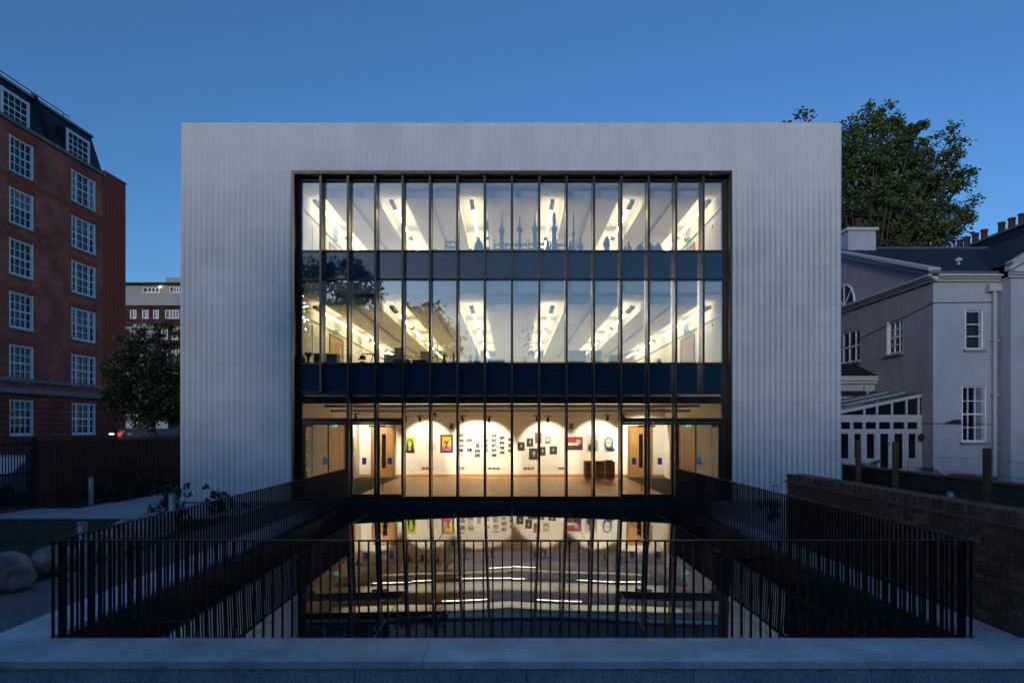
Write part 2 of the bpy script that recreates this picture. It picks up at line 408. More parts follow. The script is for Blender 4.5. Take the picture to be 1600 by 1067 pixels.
# --- glazed wall: dark lining, mullions, transoms, panes
GY = 22.3; BAY = 0.88
fr = MB()
fr.box(-XO, -XO + .07, FY - .02, GY + .2, 0.0, 10.63); fr.box(XO - .07, XO, FY - .02, GY + .2, 0.0, 10.63)
fr.box(-XO + .07, XO - .07, FY - .02, GY + .2, 10.53, 10.63)
fr.build('portal_frame', M['bronze'], B)
fr = MB(); fr.box(-XO + .07, -XO + .2, GY - .05, GY + .1, .1, 10.44); fr.box(XO - .2, XO - .07, GY - .05, GY + .1, .1, 10.44); fr.box(-XO + .07, XO - .07, GY - .05, GY + .1, 10.44, 10.53)
fr.build('head_frame', M['frame_dark'], B)
ZT = (8.15, 7.23, 4.49, 3.55)
zw = .03
for i in range(1, 16):
    x = -XO + 14.1 * i / 16 ; zb = 3.55 if i in (1, 15) else 0.12
    b = MB(); b.box(x - .034, x + .034, GY - .33, GY - .012, zb, 10.53)
    b.box(x - .045, x + .045, GY + .012, GY + .13, zb, 10.44)
    b.build('mullion', M['bronze'], B)
XB = [-XO + 14.1 * i / 16 for i in range(17)]; XB[0] += .2; XB[16] -= .2
for i in range(16):
    xa, xb = XB[i], XB[i + 1]
    la, lb = xa + (.03 if i else 0), xb - (.03 if i < 15 else 0)
    for z in ZT:
        MB().box(la, lb, GY - .05, GY + .1, z - zw, z + zw).build('transom', M['frame_dark'], B)
    MB().box(la, lb, GY - .006, GY + .006, 8.15 + zw, 10.44).build('pane', M['glass'], B)
    MB().box(la, lb, GY - .01, GY + .05, 7.23 + zw, 8.15 - zw).build('spandrel_panel', M['spandrel'], B)
    MB().box(la, lb, GY - .006, GY + .006, 4.49 + zw, 7.23 - zw).build('pane', M['glass'], B)
    MB().box(la, lb, GY - .01, GY + .05, 3.55 + zw, 4.49 - zw).build('spandrel_panel', M['spandrel'], B)
bk = MB(); bk.box(-XO + .08, XO - .08, GY + .135, GY + .2, 6.81, 7.3); bk.box(-XO + .08, XO - .08, GY + .135, GY + .2, 3.19, 3.7)
bk.box(-XO + .08, XO - .08, GY + .14, GY + .2, 7.3, 8.13); bk.box(-XO + .08, XO - .08, GY + .14, GY + .2, 3.7, 4.47)
bk.build('bulkhead', M['void'], B)
MB().box(-XO, XO, FY + .5, 40.4, 7.352, 7.37).build('floor_finish', M['office_floor'], B); MB().box(-XO, XO, FY + .5, 40.4, 3.702, 3.72).build('floor_finish', M['office_floor'], B)
# window ledges inside
MB().box(-XO, XO, GY + .2, GY + 1.25, 7.95, 8.0).build('window_bench', M['white'], B)
MB().box(-XO, XO, GY + .2, GY + 1.25, 4.25, 4.3).build('window_bench', M['white'], B)
# ground floor glazing
MB().box(-XO + .08, XO - .08, GY - .06, GY + .12, .02, .16).build('threshold', M['frame_dark'], B)
def gpane(xa, xb, z0, z1, parent=B): return MB().box(xa, xb, GY - .006, GY + .006, z0, z1).build('pane', M['glass_low'], parent)
for i in range(4, 12): gpane(XB[i] + .03, XB[i + 1] - .03, .16, 3.55 - zw)
for xa, xb in ((XB[0], XB[2] - .03), (XB[2] + .03, XB[3] - .03), (XB[3] + .03, XB[4] - .03), (XB[12] + .03, XB[13] - .03), (XB[13] + .03, XB[14] - .03), (XB[14] + .03, XB[16])):
    gpane(xa, xb, 2.71, 3.55 - zw)
    MB().box(xa, xb, GY - .06, GY + .1, 2.57, 2.71).build('transom', M['frame_dark'], B)
def leaf(xa, xb, hinge, wide=False):
    b = MB(); fw = .06 if not wide else .12
    b.box(xa, xa + fw, GY - .035, GY + .035, .165, 2.565); b.box(xb - fw, xb, GY - .035, GY + .035, .165, 2.565)
    b.box(xa + fw, xb - fw, GY - .035, GY + .035, .165, .23); b.box(xa + fw, xb - fw, GY - .035, GY + .035, 2.49, 2.565)
    d = b.build('glazed_door', M['frame_dark'], B)
    gpane(xa + fw, xb - fw, .23, 2.49, d)
    hx = xb - fw - .09 if hinge == 'l' else xa + fw + .09
    MB().tube([(hx, GY - .07, .3), (hx, GY - .07, .75)], .014).build('drop_bolt', M['black'], d)
    MB().box(hx - .1, hx + .1, GY + .02, GY + .07, 2.42, 2.48).build('door_closer', M['black'], d)
    sx = (xa + xb) / 2 + (.02 if hinge == 'l' else -.02)
    MB().box(sx - .07, sx + .07, GY - .011, GY - .007, 1.2, 1.42).build('sticker', M['bluesign'], d)
leaf(XB[2] + .03, XB[3] - .03, 'l'); leaf(XB[3] + .03, XB[4] - .03, 'r')
leaf(XB[12] + .03, XB[13] - .03, 'l'); leaf(XB[13] + .03, XB[14] - .03, 'r')
leaf(XB[0], XB[2] - .03, 'r', True); leaf(XB[14] + .03, XB[16], 'l', True)
# dark plinth below the glazing, down into the pit
MB().box(-5.6, 5.6, FY - .02, GY + .1, -1.2, .02).build('plinth', M['void'], B)
p_ = MB(); p_.box(-7.05, -5.6, FY + .0, GY + .1, -.3, .02); p_.box(5.6, 7.05, FY + .0, GY + .1, -.3, .02); p_.build('doorstep', M['granite'], B)

# --- doors inside (oak leaf, lining, vision panel)
def side_door(side, y0, y1, z0, hgt, glaz=True, plates=True):
    x = -XO if side < 0 else XO; s = -side
    d = MB(); d.box(min(x, x + s * .05), max(x, x + s * .05), y0, y0 + .09, z0, z0 + hgt); d.box(min(x, x + s * .05), max(x, x + s * .05), y1 - .09, y1, z0, z0 + hgt)
    d.box(min(x, x + s * .05), max(x, x + s * .05), y0 + .09, y1 - .09, z0 + hgt - .09, z0 + hgt)
    o = d.build('inner_door', M['oak_dark'], B)
    MB().box(min(x, x + s * .03), max(x, x + s * .03), y0 + .09, y1 - .09, z0 + .01, z0 + hgt - .09).build('door_leaf', M['oak'], o)
    if glaz: MB().box(min(x + s * .03, x + s * .035), max(x + s * .03, x + s * .035), y1 - .62, y1 - .45, z0 + .5, z0 + hgt - .4).build('vision_panel', M['paper'], o)
    if plates:
        for zz in (1.0, 1.25): MB().box(min(x + s * .03, x + s * .05), max(x + s * .03, x + s * .05), y1 - .25, y1 - .17, z0 + zz, z0 + zz + .08).build('door_plate', M['brass'], o)
for sd in (-1, 1):
    side_door(sd, 26.1, 28.7, .12, 2.45); side_door(sd, 26.3, 28.4, 3.7, 2.35); side_door(sd, 26.3, 28.4, 7.35, 2.2)
    x = -XO if sd < 0 else XO; s = -sd
    for z0, z1 in ((.12, 2.6), (3.7, 6.0), (7.35, 9.5)):                  # shallow grey recessed doors
        if sd < 0 or z0 < 1: MB().box(min(x, x + s * .03), max(x, x + s * .03), 24.05, 25.05, z0, z1).build('wall_panel', M['ceil'], B)
    for z in (6.15, 9.75):
        MB().box(min(x, x + s * .05), max(x, x + s * .05), 22.6, 40.3, z, z + .05).build('cable_tray', M['grey_metal'], B)
def back_door(x0, x1, name='inner_door'):
    d = MB(); d.box(x0, x0 + .1, 31.5, 31.58, .12, 2.5); d.box(x1 - .1, x1, 31.5, 31.58, .12, 2.5); d.box(x0 + .1, x1 - .1, 31.5, 31.58, 2.4, 2.5)
    o = d.build(name, M['oak_dark'], B)
    MB().box(x0 + .1, x1 - .1, 31.535, 31.58, .13, 2.4).build('door_leaf', M['oak'], o)
    c = (x0 + x1) / 2 + .05
    MB().box(c - .09, c + .09, 31.525, 31.535, .55, 2.1).build('vision_panel', M['dark_glass'], o)
back_door(-6.52, -5.42); back_door(5.35, 6.45)

# ================================================================ LIGHT FITTINGS
def linear_row(x, z, y0, ys, label, group):
    t = thing('linear_light', label, 'ceiling light', (x, y0, z), group)
    h = MB(); prev = y0
    for a, b_ in ys:
        h.box(x - .065, x + .065, prev, a, z - .05, z + .05); prev = b_
    h.box(x - .065, x + .065, prev, prev + .3, z - .05, z + .05)
    for q in (y0 + .5, ys[-1][1] - .5): h.box(x - .01, x + .01, q, q + .02, z + .05, z + .2)
    h.build('housing', M['light_body'], t)
    for a, b_ in ys: MB().box(x - .04, x + .04, a, b_, z - .035, z + .02).build('lit_tube', M['tube'], t)
ORD = ('leftmost', 'second', 'third', 'fourth', 'fifth', 'rightmost')
for fl, z in (('top', 10.0), ('middle', 6.44)):
    segs = [(24.05, 27.3), (28.0, 31.3), (32.0, 35.3), (36.0, 39.2)] if fl == 'middle' else [(23.75, 27.0), (27.65, 31.0), (31.7, 35.0), (35.7, 39.0)]
    for i, x in enumerate(ROWS):
        linear_row(x * (0.985 if abs(x) > 6 else 1), z, 22.9, segs, f'long lit ceiling light on the {fl} floor, {ORD[i]} row of six from the left', 'ceiling light rows on the upper floors')
# gallery: suspended trough and two rows recessed near the ceiling
def light_raft(y, z, hw, x0, x1, ups, downs, label, body):
    """suspended raft: pale panel lit from above, with a few narrow lit slots below"""
    t = thing('light_raft', label, 'ceiling light', ((x0 + x1) / 2, y, z), 'gallery ceiling lights')
    MB().box(x0, x1, y - hw, y + hw, z - .025, z + .025).build('panel', M['white'], t)
    h = MB(); h.box(x0, x1, y - hw - .03, y - hw - .001, z - .045, z + .045); h.build('edge_trim', body, t)
    h = MB()
    for q in np.linspace(x0 + .6, x1 - .6, 6): h.box(q - .008, q + .008, y - .008, y + .008, z + .025, 3.42)
    h.build('hangers', M['grey_metal'], t)
    for a, b_ in ups: MB().box(a, b_, y - hw * .8, y + hw * .8, z + .026, z + .034).build('up_light', M['tube_g'], t)
    for a, b_ in downs: MB().box(a, b_, y - hw + .06, y - hw + .11, z - .034, z - .026).build('lit_slot', M['tube_dim'], t)
U3 = [(-5.9, -3.0), (-2.4, 1.8), (2.2, 5.9)]
light_raft(23.95, 3.14, .62, -6.4, 6.4, U3, [(-2.5, -.9), (.9, 2.5)], 'pale suspended light raft nearest the gallery window', M['white'])
light_raft(26.6, 3.04, .75, -6.85, 6.75, U3, [(-2.0, .6), (2.6, 5.0), (-5.4, -3.0)], 'grey-edged suspended light raft crossing the middle of the gallery', M['grey_metal'])
light_raft(29.1, 3.14, .62, -6.4, 6.4, U3, [(-1.2, 1.2)], 'pale suspended light raft deepest inside the gallery', M['white'])
# track spotlights, some lit
def spotlight(px, py, dx, lit, label):
    y = 29.6; x = (px - 800) / F * y; z = CZ - (py - 668) / F * y
    t = thing('track_spotlight', label, 'spotlight', (x, y, z), 'black track spotlights in the gallery')
    b = MB(); b.box(x - .16, x + .16, y - .03, y + .03, z + .13, z + .17); b.box(x - .01, x + .01, y - .01, y + .01, z + .02, z + .14)
    b.box(x - .006, x + .006, y - .006, y + .006, z + .17, 3.42); b.build('track_adapter', M['black'], t)
    d = Vector((dx, 1.55, -1.0)).normalized(); c = Vector((x, y, z))
    MB().tube([c - d * .12, c + d * .1], .062, 12).build('lamp_head', M['black'], t)
    if lit:
        L = bpy.data.lights.new('spot', 'SPOT'); L.energy = 290; L.color = (1, .89, .70); L.spot_size = R(72); L.spot_blend = .35; L.shadow_soft_size = .05
        o = place('spot_lamp', L, t, c + d * .13); o.rotation_euler = d.to_track_quat('-Z', 'Y').to_euler()
spotlight(634, 656, -.2, 0, 'black spotlight right above the green-faced picture, unlit')
spotlight(656, 655, .05, 1, 'black spotlight lighting the wall beside the green-faced picture')
spotlight(680, 648, .3, 0, 'small black spotlight high up left of the flower picture')
spotlight(723, 655, .35, 1, 'black spotlight lighting the left photo grid')
spotlight(764, 656, -.1, 1, 'black spotlight above the middle of the photo grid')
spotlight(839, 655, -.2, 0, 'black spotlight above the left portraits, half behind a mullion')
spotlight(856, 656, .0, 1, 'black spotlight lighting the portrait cluster')
spotlight(949, 654, -.15, 1, 'black spotlight above the two large prints near the crate')
spotlight(975, 652, .9, 1, 'black spotlight above the right inner doorway')
spotlight(556, 652, .2, 1, 'black spotlight above the left inner doorway')
# ================================================================ GALLERY CONTENTS
WY = 31.58
def wx(px): return (px - 800) / F * WY
def wz(py): return CZ - (py - 668) / F * WY
def bw_mat(name, dark, light, thr, scale):
    m, nt, p = new_mat(name); tc = nt.nodes.new('ShaderNodeTexCoord'); oi = nt.nodes.new('ShaderNodeObjectInfo')
    n = nt.nodes.new('ShaderNodeTexNoise'); n.noise_dimensions = '4D'; n.inputs['Scale'].default_value = scale; n.inputs['Detail'].default_value = 2
    mu = nt.nodes.new('ShaderNodeMath'); mu.operation = 'MULTIPLY'; mu.inputs[1].default_value = 57
    nt.links.new(oi.outputs['Random'], mu.inputs[0]); nt.links.new(mu.outputs[0], n.inputs['W']); nt.links.new(tc.outputs['Generated'], n.inputs['Vector'])
    r = nt.nodes.new('ShaderNodeValToRGB'); r.color_ramp.elements[0].position = thr - .07; r.color_ramp.elements[1].position = thr + .07
    r.color_ramp.elements[0].color = (*dark, 1); r.color_ramp.elements[1].color = (*light, 1)
    nt.links.new(n.outputs['Fac'], r.inputs[0]); nt.links.new(r.outputs[0], p.inputs['Base Color']); p.inputs['Roughness'].default_value = .5
    return m
M['photo'] = bw_mat('mono_photo', (.012, .011, .010), (.42, .39, .34), .56, 2.6)
M['photo_pale'] = bw_mat('faded_photo', (.38, .35, .30), (.68, .64, .56), .5, 3)
M['p_dark'] = mat('print_black', (.03, .026, .024), rough=.5, var=.4, scale=8)
M['skin'] = mat('print_skin_tone', (.42, .30, .22), rough=.6)
M['pgrey'] = mat('print_grey', (.35, .34, .33), rough=.6, var=.3, scale=9)
def flat(name, c, parent): return mat_cache(name, c)
_mc = {}
def mat_cache(name, c):
    if name not in _mc: _mc[name] = mat('ink_' + name, c, rough=.55, var=.08, scale=10)
    return _mc[name]
def picture(px0, py0, px1, py1, label, face, cat='picture', group=None, frame=None, fw=.03, shapes=(), name='picture', y=WY):
    x0, x1, z0, z1 = wx(px0), wx(px1), wz(py1), wz(py0); cx, cz = (x0 + x1) / 2, (z0 + z1) / 2
    t = thing(name, label, cat, (cx, y, z0), group)
    MB().box(x0, x1, y - .03, y - .004, z0, z1).build('backing' if not frame else 'frame', frame or face, t)
    g = fw if frame else 0
    if frame: MB().box(x0 + g, x1 - g, y - .034, y - .03, z0 + g, z1 - g).build('print', face, t)
    W_, H_ = (x1 - x0) / 2 - g, (z1 - z0) / 2 - g
    for k_, (kind, u, v, a, b_, m) in enumerate(shapes):
        mb = MB(); yy = y - .0355 - .0012 * k_
        if kind == 'e': mb.disc((cx + u * W_, yy, cz + v * H_), a * W_, b_ * H_)
        else: mb.quad((cx + (u - a) * W_, yy, cz + (v - b_) * H_), (cx + (u + a) * W_, yy, cz + (v - b_) * H_), (cx + (u + a) * W_, yy, cz + (v + b_) * H_), (cx + (u - a) * W_, yy, cz + (v + b_) * H_))
        mb.build('printed_shape', m, t)
    return t
K = mat_cache
picture(633.4, 683, 648.4, 707, 'green-faced portrait print on a yellow ground, leftmost on the gallery wall', K('yellow', (.62, .48, .05)), shapes=[('e', 0, -.1, .75, .85, K('navy', (.01, .02, .03))), ('r', 0, -.75, .9, .25, K('navy', (.01, .02, .03))), ('e', -.05, .15, .42, .48, K('lime', (.35, .60, .04))), ('e', -.1, -.5, .28, .22, K('lime', (.35, .60, .04)))])
picture(666, 689, 680.6, 702, 'small pale framed drawing left of the flower picture', K('cream', (.62, .58, .50)), frame=K('paleframe', (.55, .50, .42)), shapes=[('e', .3, -.1, .3, .4, K('greyline', (.42, .39, .35)))])
picture(688, 679, 707.8, 707, 'dark-framed flower picture in yellow and pink', K('amber', (.68, .36, .03)), frame=K('darkbrown', (.035, .022, .015)), fw=.085, shapes=[('r', 0, -.72, 1.0, .28, K('pink', (.55, .06, .32))), ('e', 0, .25, .75, .5, K('amber2', (.75, .45, .06))), ('e', -.35, .3, .22, .16, K('blk', (.02, .015, .012))), ('e', .3, .35, .25, .14, K('blk', (.02, .015, .012))), ('e', 0, .05, .3, .2, K('blk', (.02, .015, .012))), ('e', 0, -.45, .3, .3, K('olive', (.12, .10, .02)))])
cols = [((180, 258), [(405, 455), (487, 535), (583, 615), (648, 698), (730, 780)]), ((315, 400), [(483, 530), (545, 610), (640, 700)]), ((448, 535), [(400, 448), (482, 530), (555, 635), (660, 710), (735, 790)]),
        ((615, 668), [(495, 530), (580, 615), (650, 695)]), ((727, 810), [(403, 455), (483, 535), (567, 618), (650, 700), (730, 780)]), ((860, 942), [(440, 495), (525, 577), (610, 660), (688, 738)]), ((1000, 1068), [(472, 520), (555, 625), (655, 705)])]
CN = ('first', 'second', 'third', 'fourth', 'fifth', 'sixth', 'seventh'); RN = {5: ('top', 'second', 'middle', 'fourth', 'bottom'), 3: ('top', 'middle', 'bottom'), 4: ('top', 'second', 'third', 'bottom')}
for ci, ((a, b_), rows) in enumerate(cols):
    for ri, (p, q) in enumerate(rows):
        pale = (ci, ri) in ((1, 1), (2, 0), (2, 1), (0, 4)); x0, x1 = (465, 522) if (ci, ri) == (2, 2) else (a, b_)
        picture(700 + x0 / 10.67, 640 + p / 10.67, 700 + x1 / 10.67, 640 + q / 10.67, f"{'faded' if pale else 'dark'} small photo, {RN[len(rows)][ri]} one in the {CN[ci]} column of the photo grid", M['photo_pale' if pale else 'photo'], 'photo', 'small photos in the gallery grid', name='photo_print')
def gp(x0, y0, x1, y1): return 800 + x0 / 5.336, 600 + y0 / 5.336, 800 + x1 / 5.336, 600 + y1 / 5.336
for (r, lb, bgk, fc) in (((48, 483, 105, 553), 'leftmost of the portrait cluster', 0, 'pgrey'), ((123, 450, 177, 520), 'upper left of the portrait cluster', 0, 'skin'), ((192, 405, 247, 493), 'reddish, topmost of the portrait cluster', 1, 'skin'), ((270, 432, 325, 500), 'pale, upper right of the portrait cluster', 2, 'paper'),
                         ((142, 535, 222, 628), 'largest, bottom of the portrait cluster', 0, 'skin'), ((228, 522, 280, 594), 'lower middle of the portrait cluster behind the mullion', 0, 'pgrey'), ((313, 517, 375, 583), 'rightmost of the portrait cluster', 0, 'skin')):
    picture(*gp(*r), f'dark portrait photo, {lb}' if bgk == 0 else f'portrait photo, {lb}', M['p_dark'] if bgk == 0 else (K('redbrown', (.22, .06, .04)) if bgk == 1 else M['pgrey']), 'photo', 'portrait photos right of the grid', name='portrait_photo', shapes=[('e', .05, .15, .30, .34, M[fc]), ('e', .0, -.55, .5, .25, M['p_dark']), ('e', 0, -.35, .12, .2, M[fc])])
picture(*gp(453, 440, 590, 548), 'wide red and navy picture with a white shape', K('red', (.34, .02, .03)), frame=K('dkred', (.12, .01, .015)), fw=.03, shapes=[('r', 0, -.6, 1, .4, K('plum', (.05, .012, .04))), ('r', -.15, -.1, .7, .22, K('offwhite', (.6, .55, .48))), ('e', .45, .3, .35, .4, K('offgrey', (.4, .38, .36)))])
picture(*gp(622, 420, 723, 565), 'tall grey print of a dark figure, left of the blue print', K('lgrey', (.45, .44, .43)), shapes=[('e', -.05, -.5, .75, .5, K('blk', (.02, .015, .012))), ('e', -.1, .25, .3, .4, K('dgrey', (.1, .1, .1))), ('e', -.15, .1, .14, .12, K('rose', (.5, .15, .12))), ('e', .5, -.1, .3, .5, K('mgrey', (.22, .22, .23)))])
picture(*gp(757, 430, 855, 557), 'blue and white print above the right end of the crate', K('paleblue', (.62, .66, .68)), shapes=[('e', 0, -.1, .8, .95, K('blue', (.03, .12, .26))), ('e', 0, .1, .5, .6, K('ivory', (.68, .62, .52))), ('r', 0, .05, .45, .1, K('sand', (.6, .36, .16))), ('r', .3, -.8, .7, .2, K('blk2', (.02, .03, .05)))])
# loudspeakers
for px, lb in ((705.6, 'grey wall loudspeaker above the flower picture'), (892.4, 'grey wall loudspeaker above the red picture')):
    t = thing('loudspeaker', lb, 'loudspeaker', (wx(px), WY, wz(670)), 'gallery wall loudspeakers')
    x = wx(px); MB().box(x - .085, x + .085, WY - .12, WY - .002, wz(670.2), wz(661.3)).build('cabinet', M['grey_metal'], t)
    MB().box(x - .07, x + .07, WY - .126, WY - .12, wz(669.6), wz(662)).build('grille', mat_cache('grille', (.10, .09, .08)), t)
# sockets
for n_, px in enumerate((661.5, 667.5, 675.5, 717.5, 723.5, 765.5, 772, 778.5, 820.5, 826.5, 832.5, 874.5, 880)):
    t = thing('wall_socket', f"small wall socket low on the gallery wall, {('first','second','third','fourth','fifth','sixth','seventh','eighth','ninth','tenth','eleventh','twelfth','last')[n_]} from the left", 'socket', (wx(px), WY, wz(733)), 'wall sockets')
    MB().box(wx(px) - .07, wx(px) + .07, WY - .02, WY - .001, wz(733), wz(729.8)).build('plate', M['brass'], t)
    s_ = MB(); s_.box(wx(px) - .05, wx(px) - .01, WY - .022, WY - .02, wz(732.4), wz(730.4)); s_.box(wx(px) + .01, wx(px) + .05, WY - .022, WY - .02, wz(732.4), wz(730.4)); s_.build('socket_holes', M['black'], t)
# crate on pallet
cy0 = 28.9; cx0, cx1 = (915.3 - 800) / F * cy0, (960.8 - 800) / F * cy0
t = thing('wooden_crate', 'brown strapped crate on a low pallet against the gallery wall', 'crate', ((cx0 + cx1) / 2, cy0, .12))
M['crate'] = mat('crate_board', (.16, .075, .035), rough=.7, var=.2, scale=2, coord='World')
zt = CZ - (721 - 668) / F * cy0
MB().box(cx0, cx1, cy0, cy0 + .9, .24, zt).build('crate_body', M['crate'], t)
for q in (.02, .33, .66, .98):
    x = cx0 + (cx1 - cx0) * q; MB().box(x - .015, x + .015, cy0 - .012, cy0 - .001, .24, zt + .01).build('strap', M['oak_dark'] if q in (.02, .98) else M['paper'], t)
pl = MB(); pl.box(cx0, cx1, cy0, cy0 + .9, .2, .239)
for q in (.05, .5, .9): x = cx0 + (cx1 - cx0) * q; pl.box(x - .06, x + .06, cy0 + .02, cy0 + .88, .122, .2)
pl.build('pallet', M['oak'], t)
o = MB().box(cx1 - .36, cx1 - .08, cy0 + .2, cy0 + .4, zt + .001, zt + .05).build('tool_box', M['black']); tag(o, 'flat black box lying on the brown crate', 'box')
# exit signs and small wall things
def exit_sign(px, py, y, label, x=None):
    X = (px - 800) / F * y if x is None else x; z = CZ - (py - 668) / F * y
    t = thing('exit_sign', label, 'exit sign', (X, y, z), 'lit exit signs')
    MB().box(X - .02, X + .02, y - .12, y + .12, z - .06, z + .06).build('sign_face', M['exit'], t)
    MB().box(X - .12, X + .12, y - .02, y + .02, z - .06, z + .06).build('sign_plate', M['exit'], t)
    b = MB(); b.box(X - .05, X + .03, y - .024, y - .02, z - .04, z + .035); b.box(X + .05, X + .09, y - .024, y - .02, z - .01, z + .03); b.build('pictogram', M['exit_white'], t)
exit_sign(523, 665, 25.4, 'green exit sign over the left gallery door'); exit_sign(1075, 665, 25.4, 'green exit sign over the right gallery door')
exit_sign(523, 519, 26.9, 'green exit sign on the middle floor, left side'); exit_sign(1074, 519, 26.9, 'green exit sign on the middle floor, right side')
exit_sign(523, 375, 26.9, 'green exit sign on the top floor, left side'); exit_sign(1074, 375, 26.9, 'green exit sign on the top floor, right side')
def side_notice(side, y, z0, z1, w_, m, label, cat='notice', name='notice', group='papers on the side walls'):
    x = -XO if side < 0 else XO; s = -side
    o = MB().box(min(x + s * .002, x + s * .02), max(x + s * .002, x + s * .02), y, y + w_, z0, z1).build(name, m); tag(o, label, cat, group)
side_notice(-1, 22.9, 1.35, 1.95, .2, M['paper'], 'pale paper notice by the left side door, nearest the glass')
side_notice(-1, 23.35, 1.5, 1.95, .24, M['photo'], 'dark printed notice on the left wall, upper one')
side_notice(-1, 23.35, 1.02, 1.4, .24, K('sage', (.2, .26, .14)), 'sage green notice on the left wall')
side_notice(-1, 23.4, .62, .92, .12, M['black'], 'black telephone handset low on the left wall', 'telephone', 'wall_telephone', None)
side_notice(-1, 25.5, 1.2, 1.3, .12, M['black'], 'small dark switch beside the left oak door', 'switch', 'wall_switch', 'wall switches')
side_notice(-1, 25.5, .98, 1.1, .12, K('dullred', (.3, .05, .03)), 'small dull red call point beside the left oak door', 'call point', 'call_point', None)
side_notice(-1, 29.1, 1.3, 2.0, .5, K('posterg', (.25, .36, .2)), 'green poster beyond the left oak door', 'poster', 'poster', None)
side_notice(-1, 29.9, 1.3, 2.0, .5, K('poster', (.5, .22, .12)), 'orange poster on the far end of the left wall', 'poster', 'poster', None)
side_notice(1, 25.4, 1.0, 1.15, .12, M['black'], 'small dark switch beside the right oak door', 'switch', 'wall_switch', 'wall switches')
side_notice(1, 23.9, 5.95, 6.05, .12, K('dullred', (.3, .05, .03)), 'red alarm sounder on the middle floor right wall', 'alarm', 'alarm_sounder', 'red alarm sounders')
side_notice(1, 23.9, 9.4, 9.5, .12, K('dullred', (.3, .05, .03)), 'red alarm sounder on the top floor right wall', 'alarm', 'alarm_sounder', 'red alarm sounders')

# ================================================================ MODELS ON THE WINDOW BENCHES
M['m_blue'] = mat('blue_grey_card', (.44, .47, .56), rough=.7, var=.15, scale=5)
M['m_sky'] = mat('light_blue_glaze', (.36, .52, .64), rough=.4, var=.15, scale=5)
M['m_violet'] = mat('violet_grey_card', (.46, .45, .55), rough=.7, var=.15, scale=5)
M['m_cyan'] = mat('cyan_glass', (.08, .45, .55), rough=.15)
M['m_white'] = mat('white_card', (.62, .60, .56), rough=.7)
M['m_dark'] = mat('dark_iron', (.02, .022, .026), rough=.5)
M['m_bin'] = mat('slate_plastic', (.07, .10, .14), rough=.6)
def turned(px, ytop, z0, prof, m, label, cat, y=22.95, n=14, group=None, name='model_tower'):
    """prof: (radius m, height fraction) from the bench to ytop"""
    x = (px - 800) / F * y; zt = CZ - (ytop - 668) / F * y; H = zt - z0
    t = thing(name, label, cat, (x, y, z0), group)
    k_ = max(1, len(prof) // 2)
    MB().lathe([(r, h * H) for r, h in prof[:k_ + 1]], (x, y, z0), n).build('base' if name != 'vase' else 'body', m, t, True)
    if len(prof) > k_ + 1: MB().lathe([(r, h * H) for r, h in prof[k_:]], (x, y, z0), n).build('spire' if name == 'model_tower' else 'neck', m, t, True)
    return t
T2, T1 = 8.0, 4.3
mina = [(.10, 0), (.10, .06), (.075, .08), (.07, .55), (.11, .62), (.11, .65), (.06, .67), (.055, .72), (.02, .8), (.012, 1)]
ball = [(.13, 0), (.13, .16), (.05, .18), (.045, .3), (.10, .34), (.045, .4), (.035, .62), (.10, .68), (.10, .73), (.03, .78), (.012, 1)]
mg = 'model towers on the top floor window bench'
turned(784, 333, T2, mina, M['m_blue'], 'blue-grey model minaret on the top floor left of the centre mullion', 'model', group=mg)
turned(812, 339, T2, ball, M['m_violet'], 'model tower with a ball top right of the centre mullion', 'model', group=mg)
turned(836, 329, T2, mina, M['m_blue'], 'slim model tower standing by the mullion left of the bright light', 'model', group=mg)
turned(866, 333, T2, [(.12, 0), (.12, .1), (.08, .12), (.075, .6), (.10, .64), (.10, .68), (.05, .74), (.06, .86), (.035, .92), (.05, .96), (.03, 1)], M['m_violet'], 'dark violet model minaret in front of the bright coffer', 'model', group=mg)
turned(896, 332, T2, [(.1, 0), (.05, .1), (.03, .5), (.06, .55), (.02, .6), (.015, 1)], M['m_blue'], 'faint thin model spire, rightmost of the towers', 'model', group=mg)
# lattice tower
x = (761 - 800) / F * 22.95; zt = CZ - (340 - 668) / F * 22.95
t = thing('model_lattice_tower', 'open lattice model tower, leftmost of the towers on the top floor', 'model', (x, 22.95, T2), mg)
b = MB()
for sx in (-1, 1):
    for sy in (-1, 1): b.tube([(x + sx * .12, 22.95 + sy * .12, T2), (x + sx * .05, 22.95 + sy * .05, zt - .45), (x + sx * .03, 22.95 + sy * .03, zt - .1)], .016, 6)
b.build('lattice_leg', M['m_violet'], t)
for q in (.25, .5, .72): zz = T2 + (zt - T2) * q; MB().box(x - .11 + q * .06, x + .11 - q * .06, 22.86, 23.04, zz, zz + .05).build('platform', M['m_blue'], t)
MB().tube([(x, 22.95, zt - .4), (x, 22.95, zt)], [.03, .006], 6).build('mast', M['m_blue'], t)
def model_bridge(p0, p1, py, label):
    y = 23.3; x0, x1 = (p0 - 800) / F * y, (p1 - 800) / F * y; z = CZ - (py - 668) / F * y
    t = thing('model_bridge', label, 'model', ((x0 + x1) / 2, y, T2), 'model bridges on the top floor window bench')
    MB().box(x0, x1, y - .1, y + .1, z - .03, z).build('deck', M['m_violet'], t); MB().box(x0, x1, y - .1, y + .1, z - .22, z - .17).build('lower_deck', M['m_blue'], t)
    n_ = max(2, round((x1 - x0) / .35))
    for i in range(n_ + 1):
        x = x0 + (x1 - x0) * i / n_; MB().box(x - .015, x + .015, y - .1, y + .1, T2, z + (.14 if i in (0, n_) else .02)).build('pier', M['m_violet'], t)
model_bridge(773, 823, 382, 'long low model bridge behind the towers on the top floor'); model_bridge(826, 850, 381, 'short model bridge beside the centre right mullion'); model_bridge(860, 884, 383, 'model bridge under the violet minaret'); model_bridge(696, 712, 378, 'little model bridge standing alone, left on the top floor')
vg = 'glazed figures on the top floor window bench'
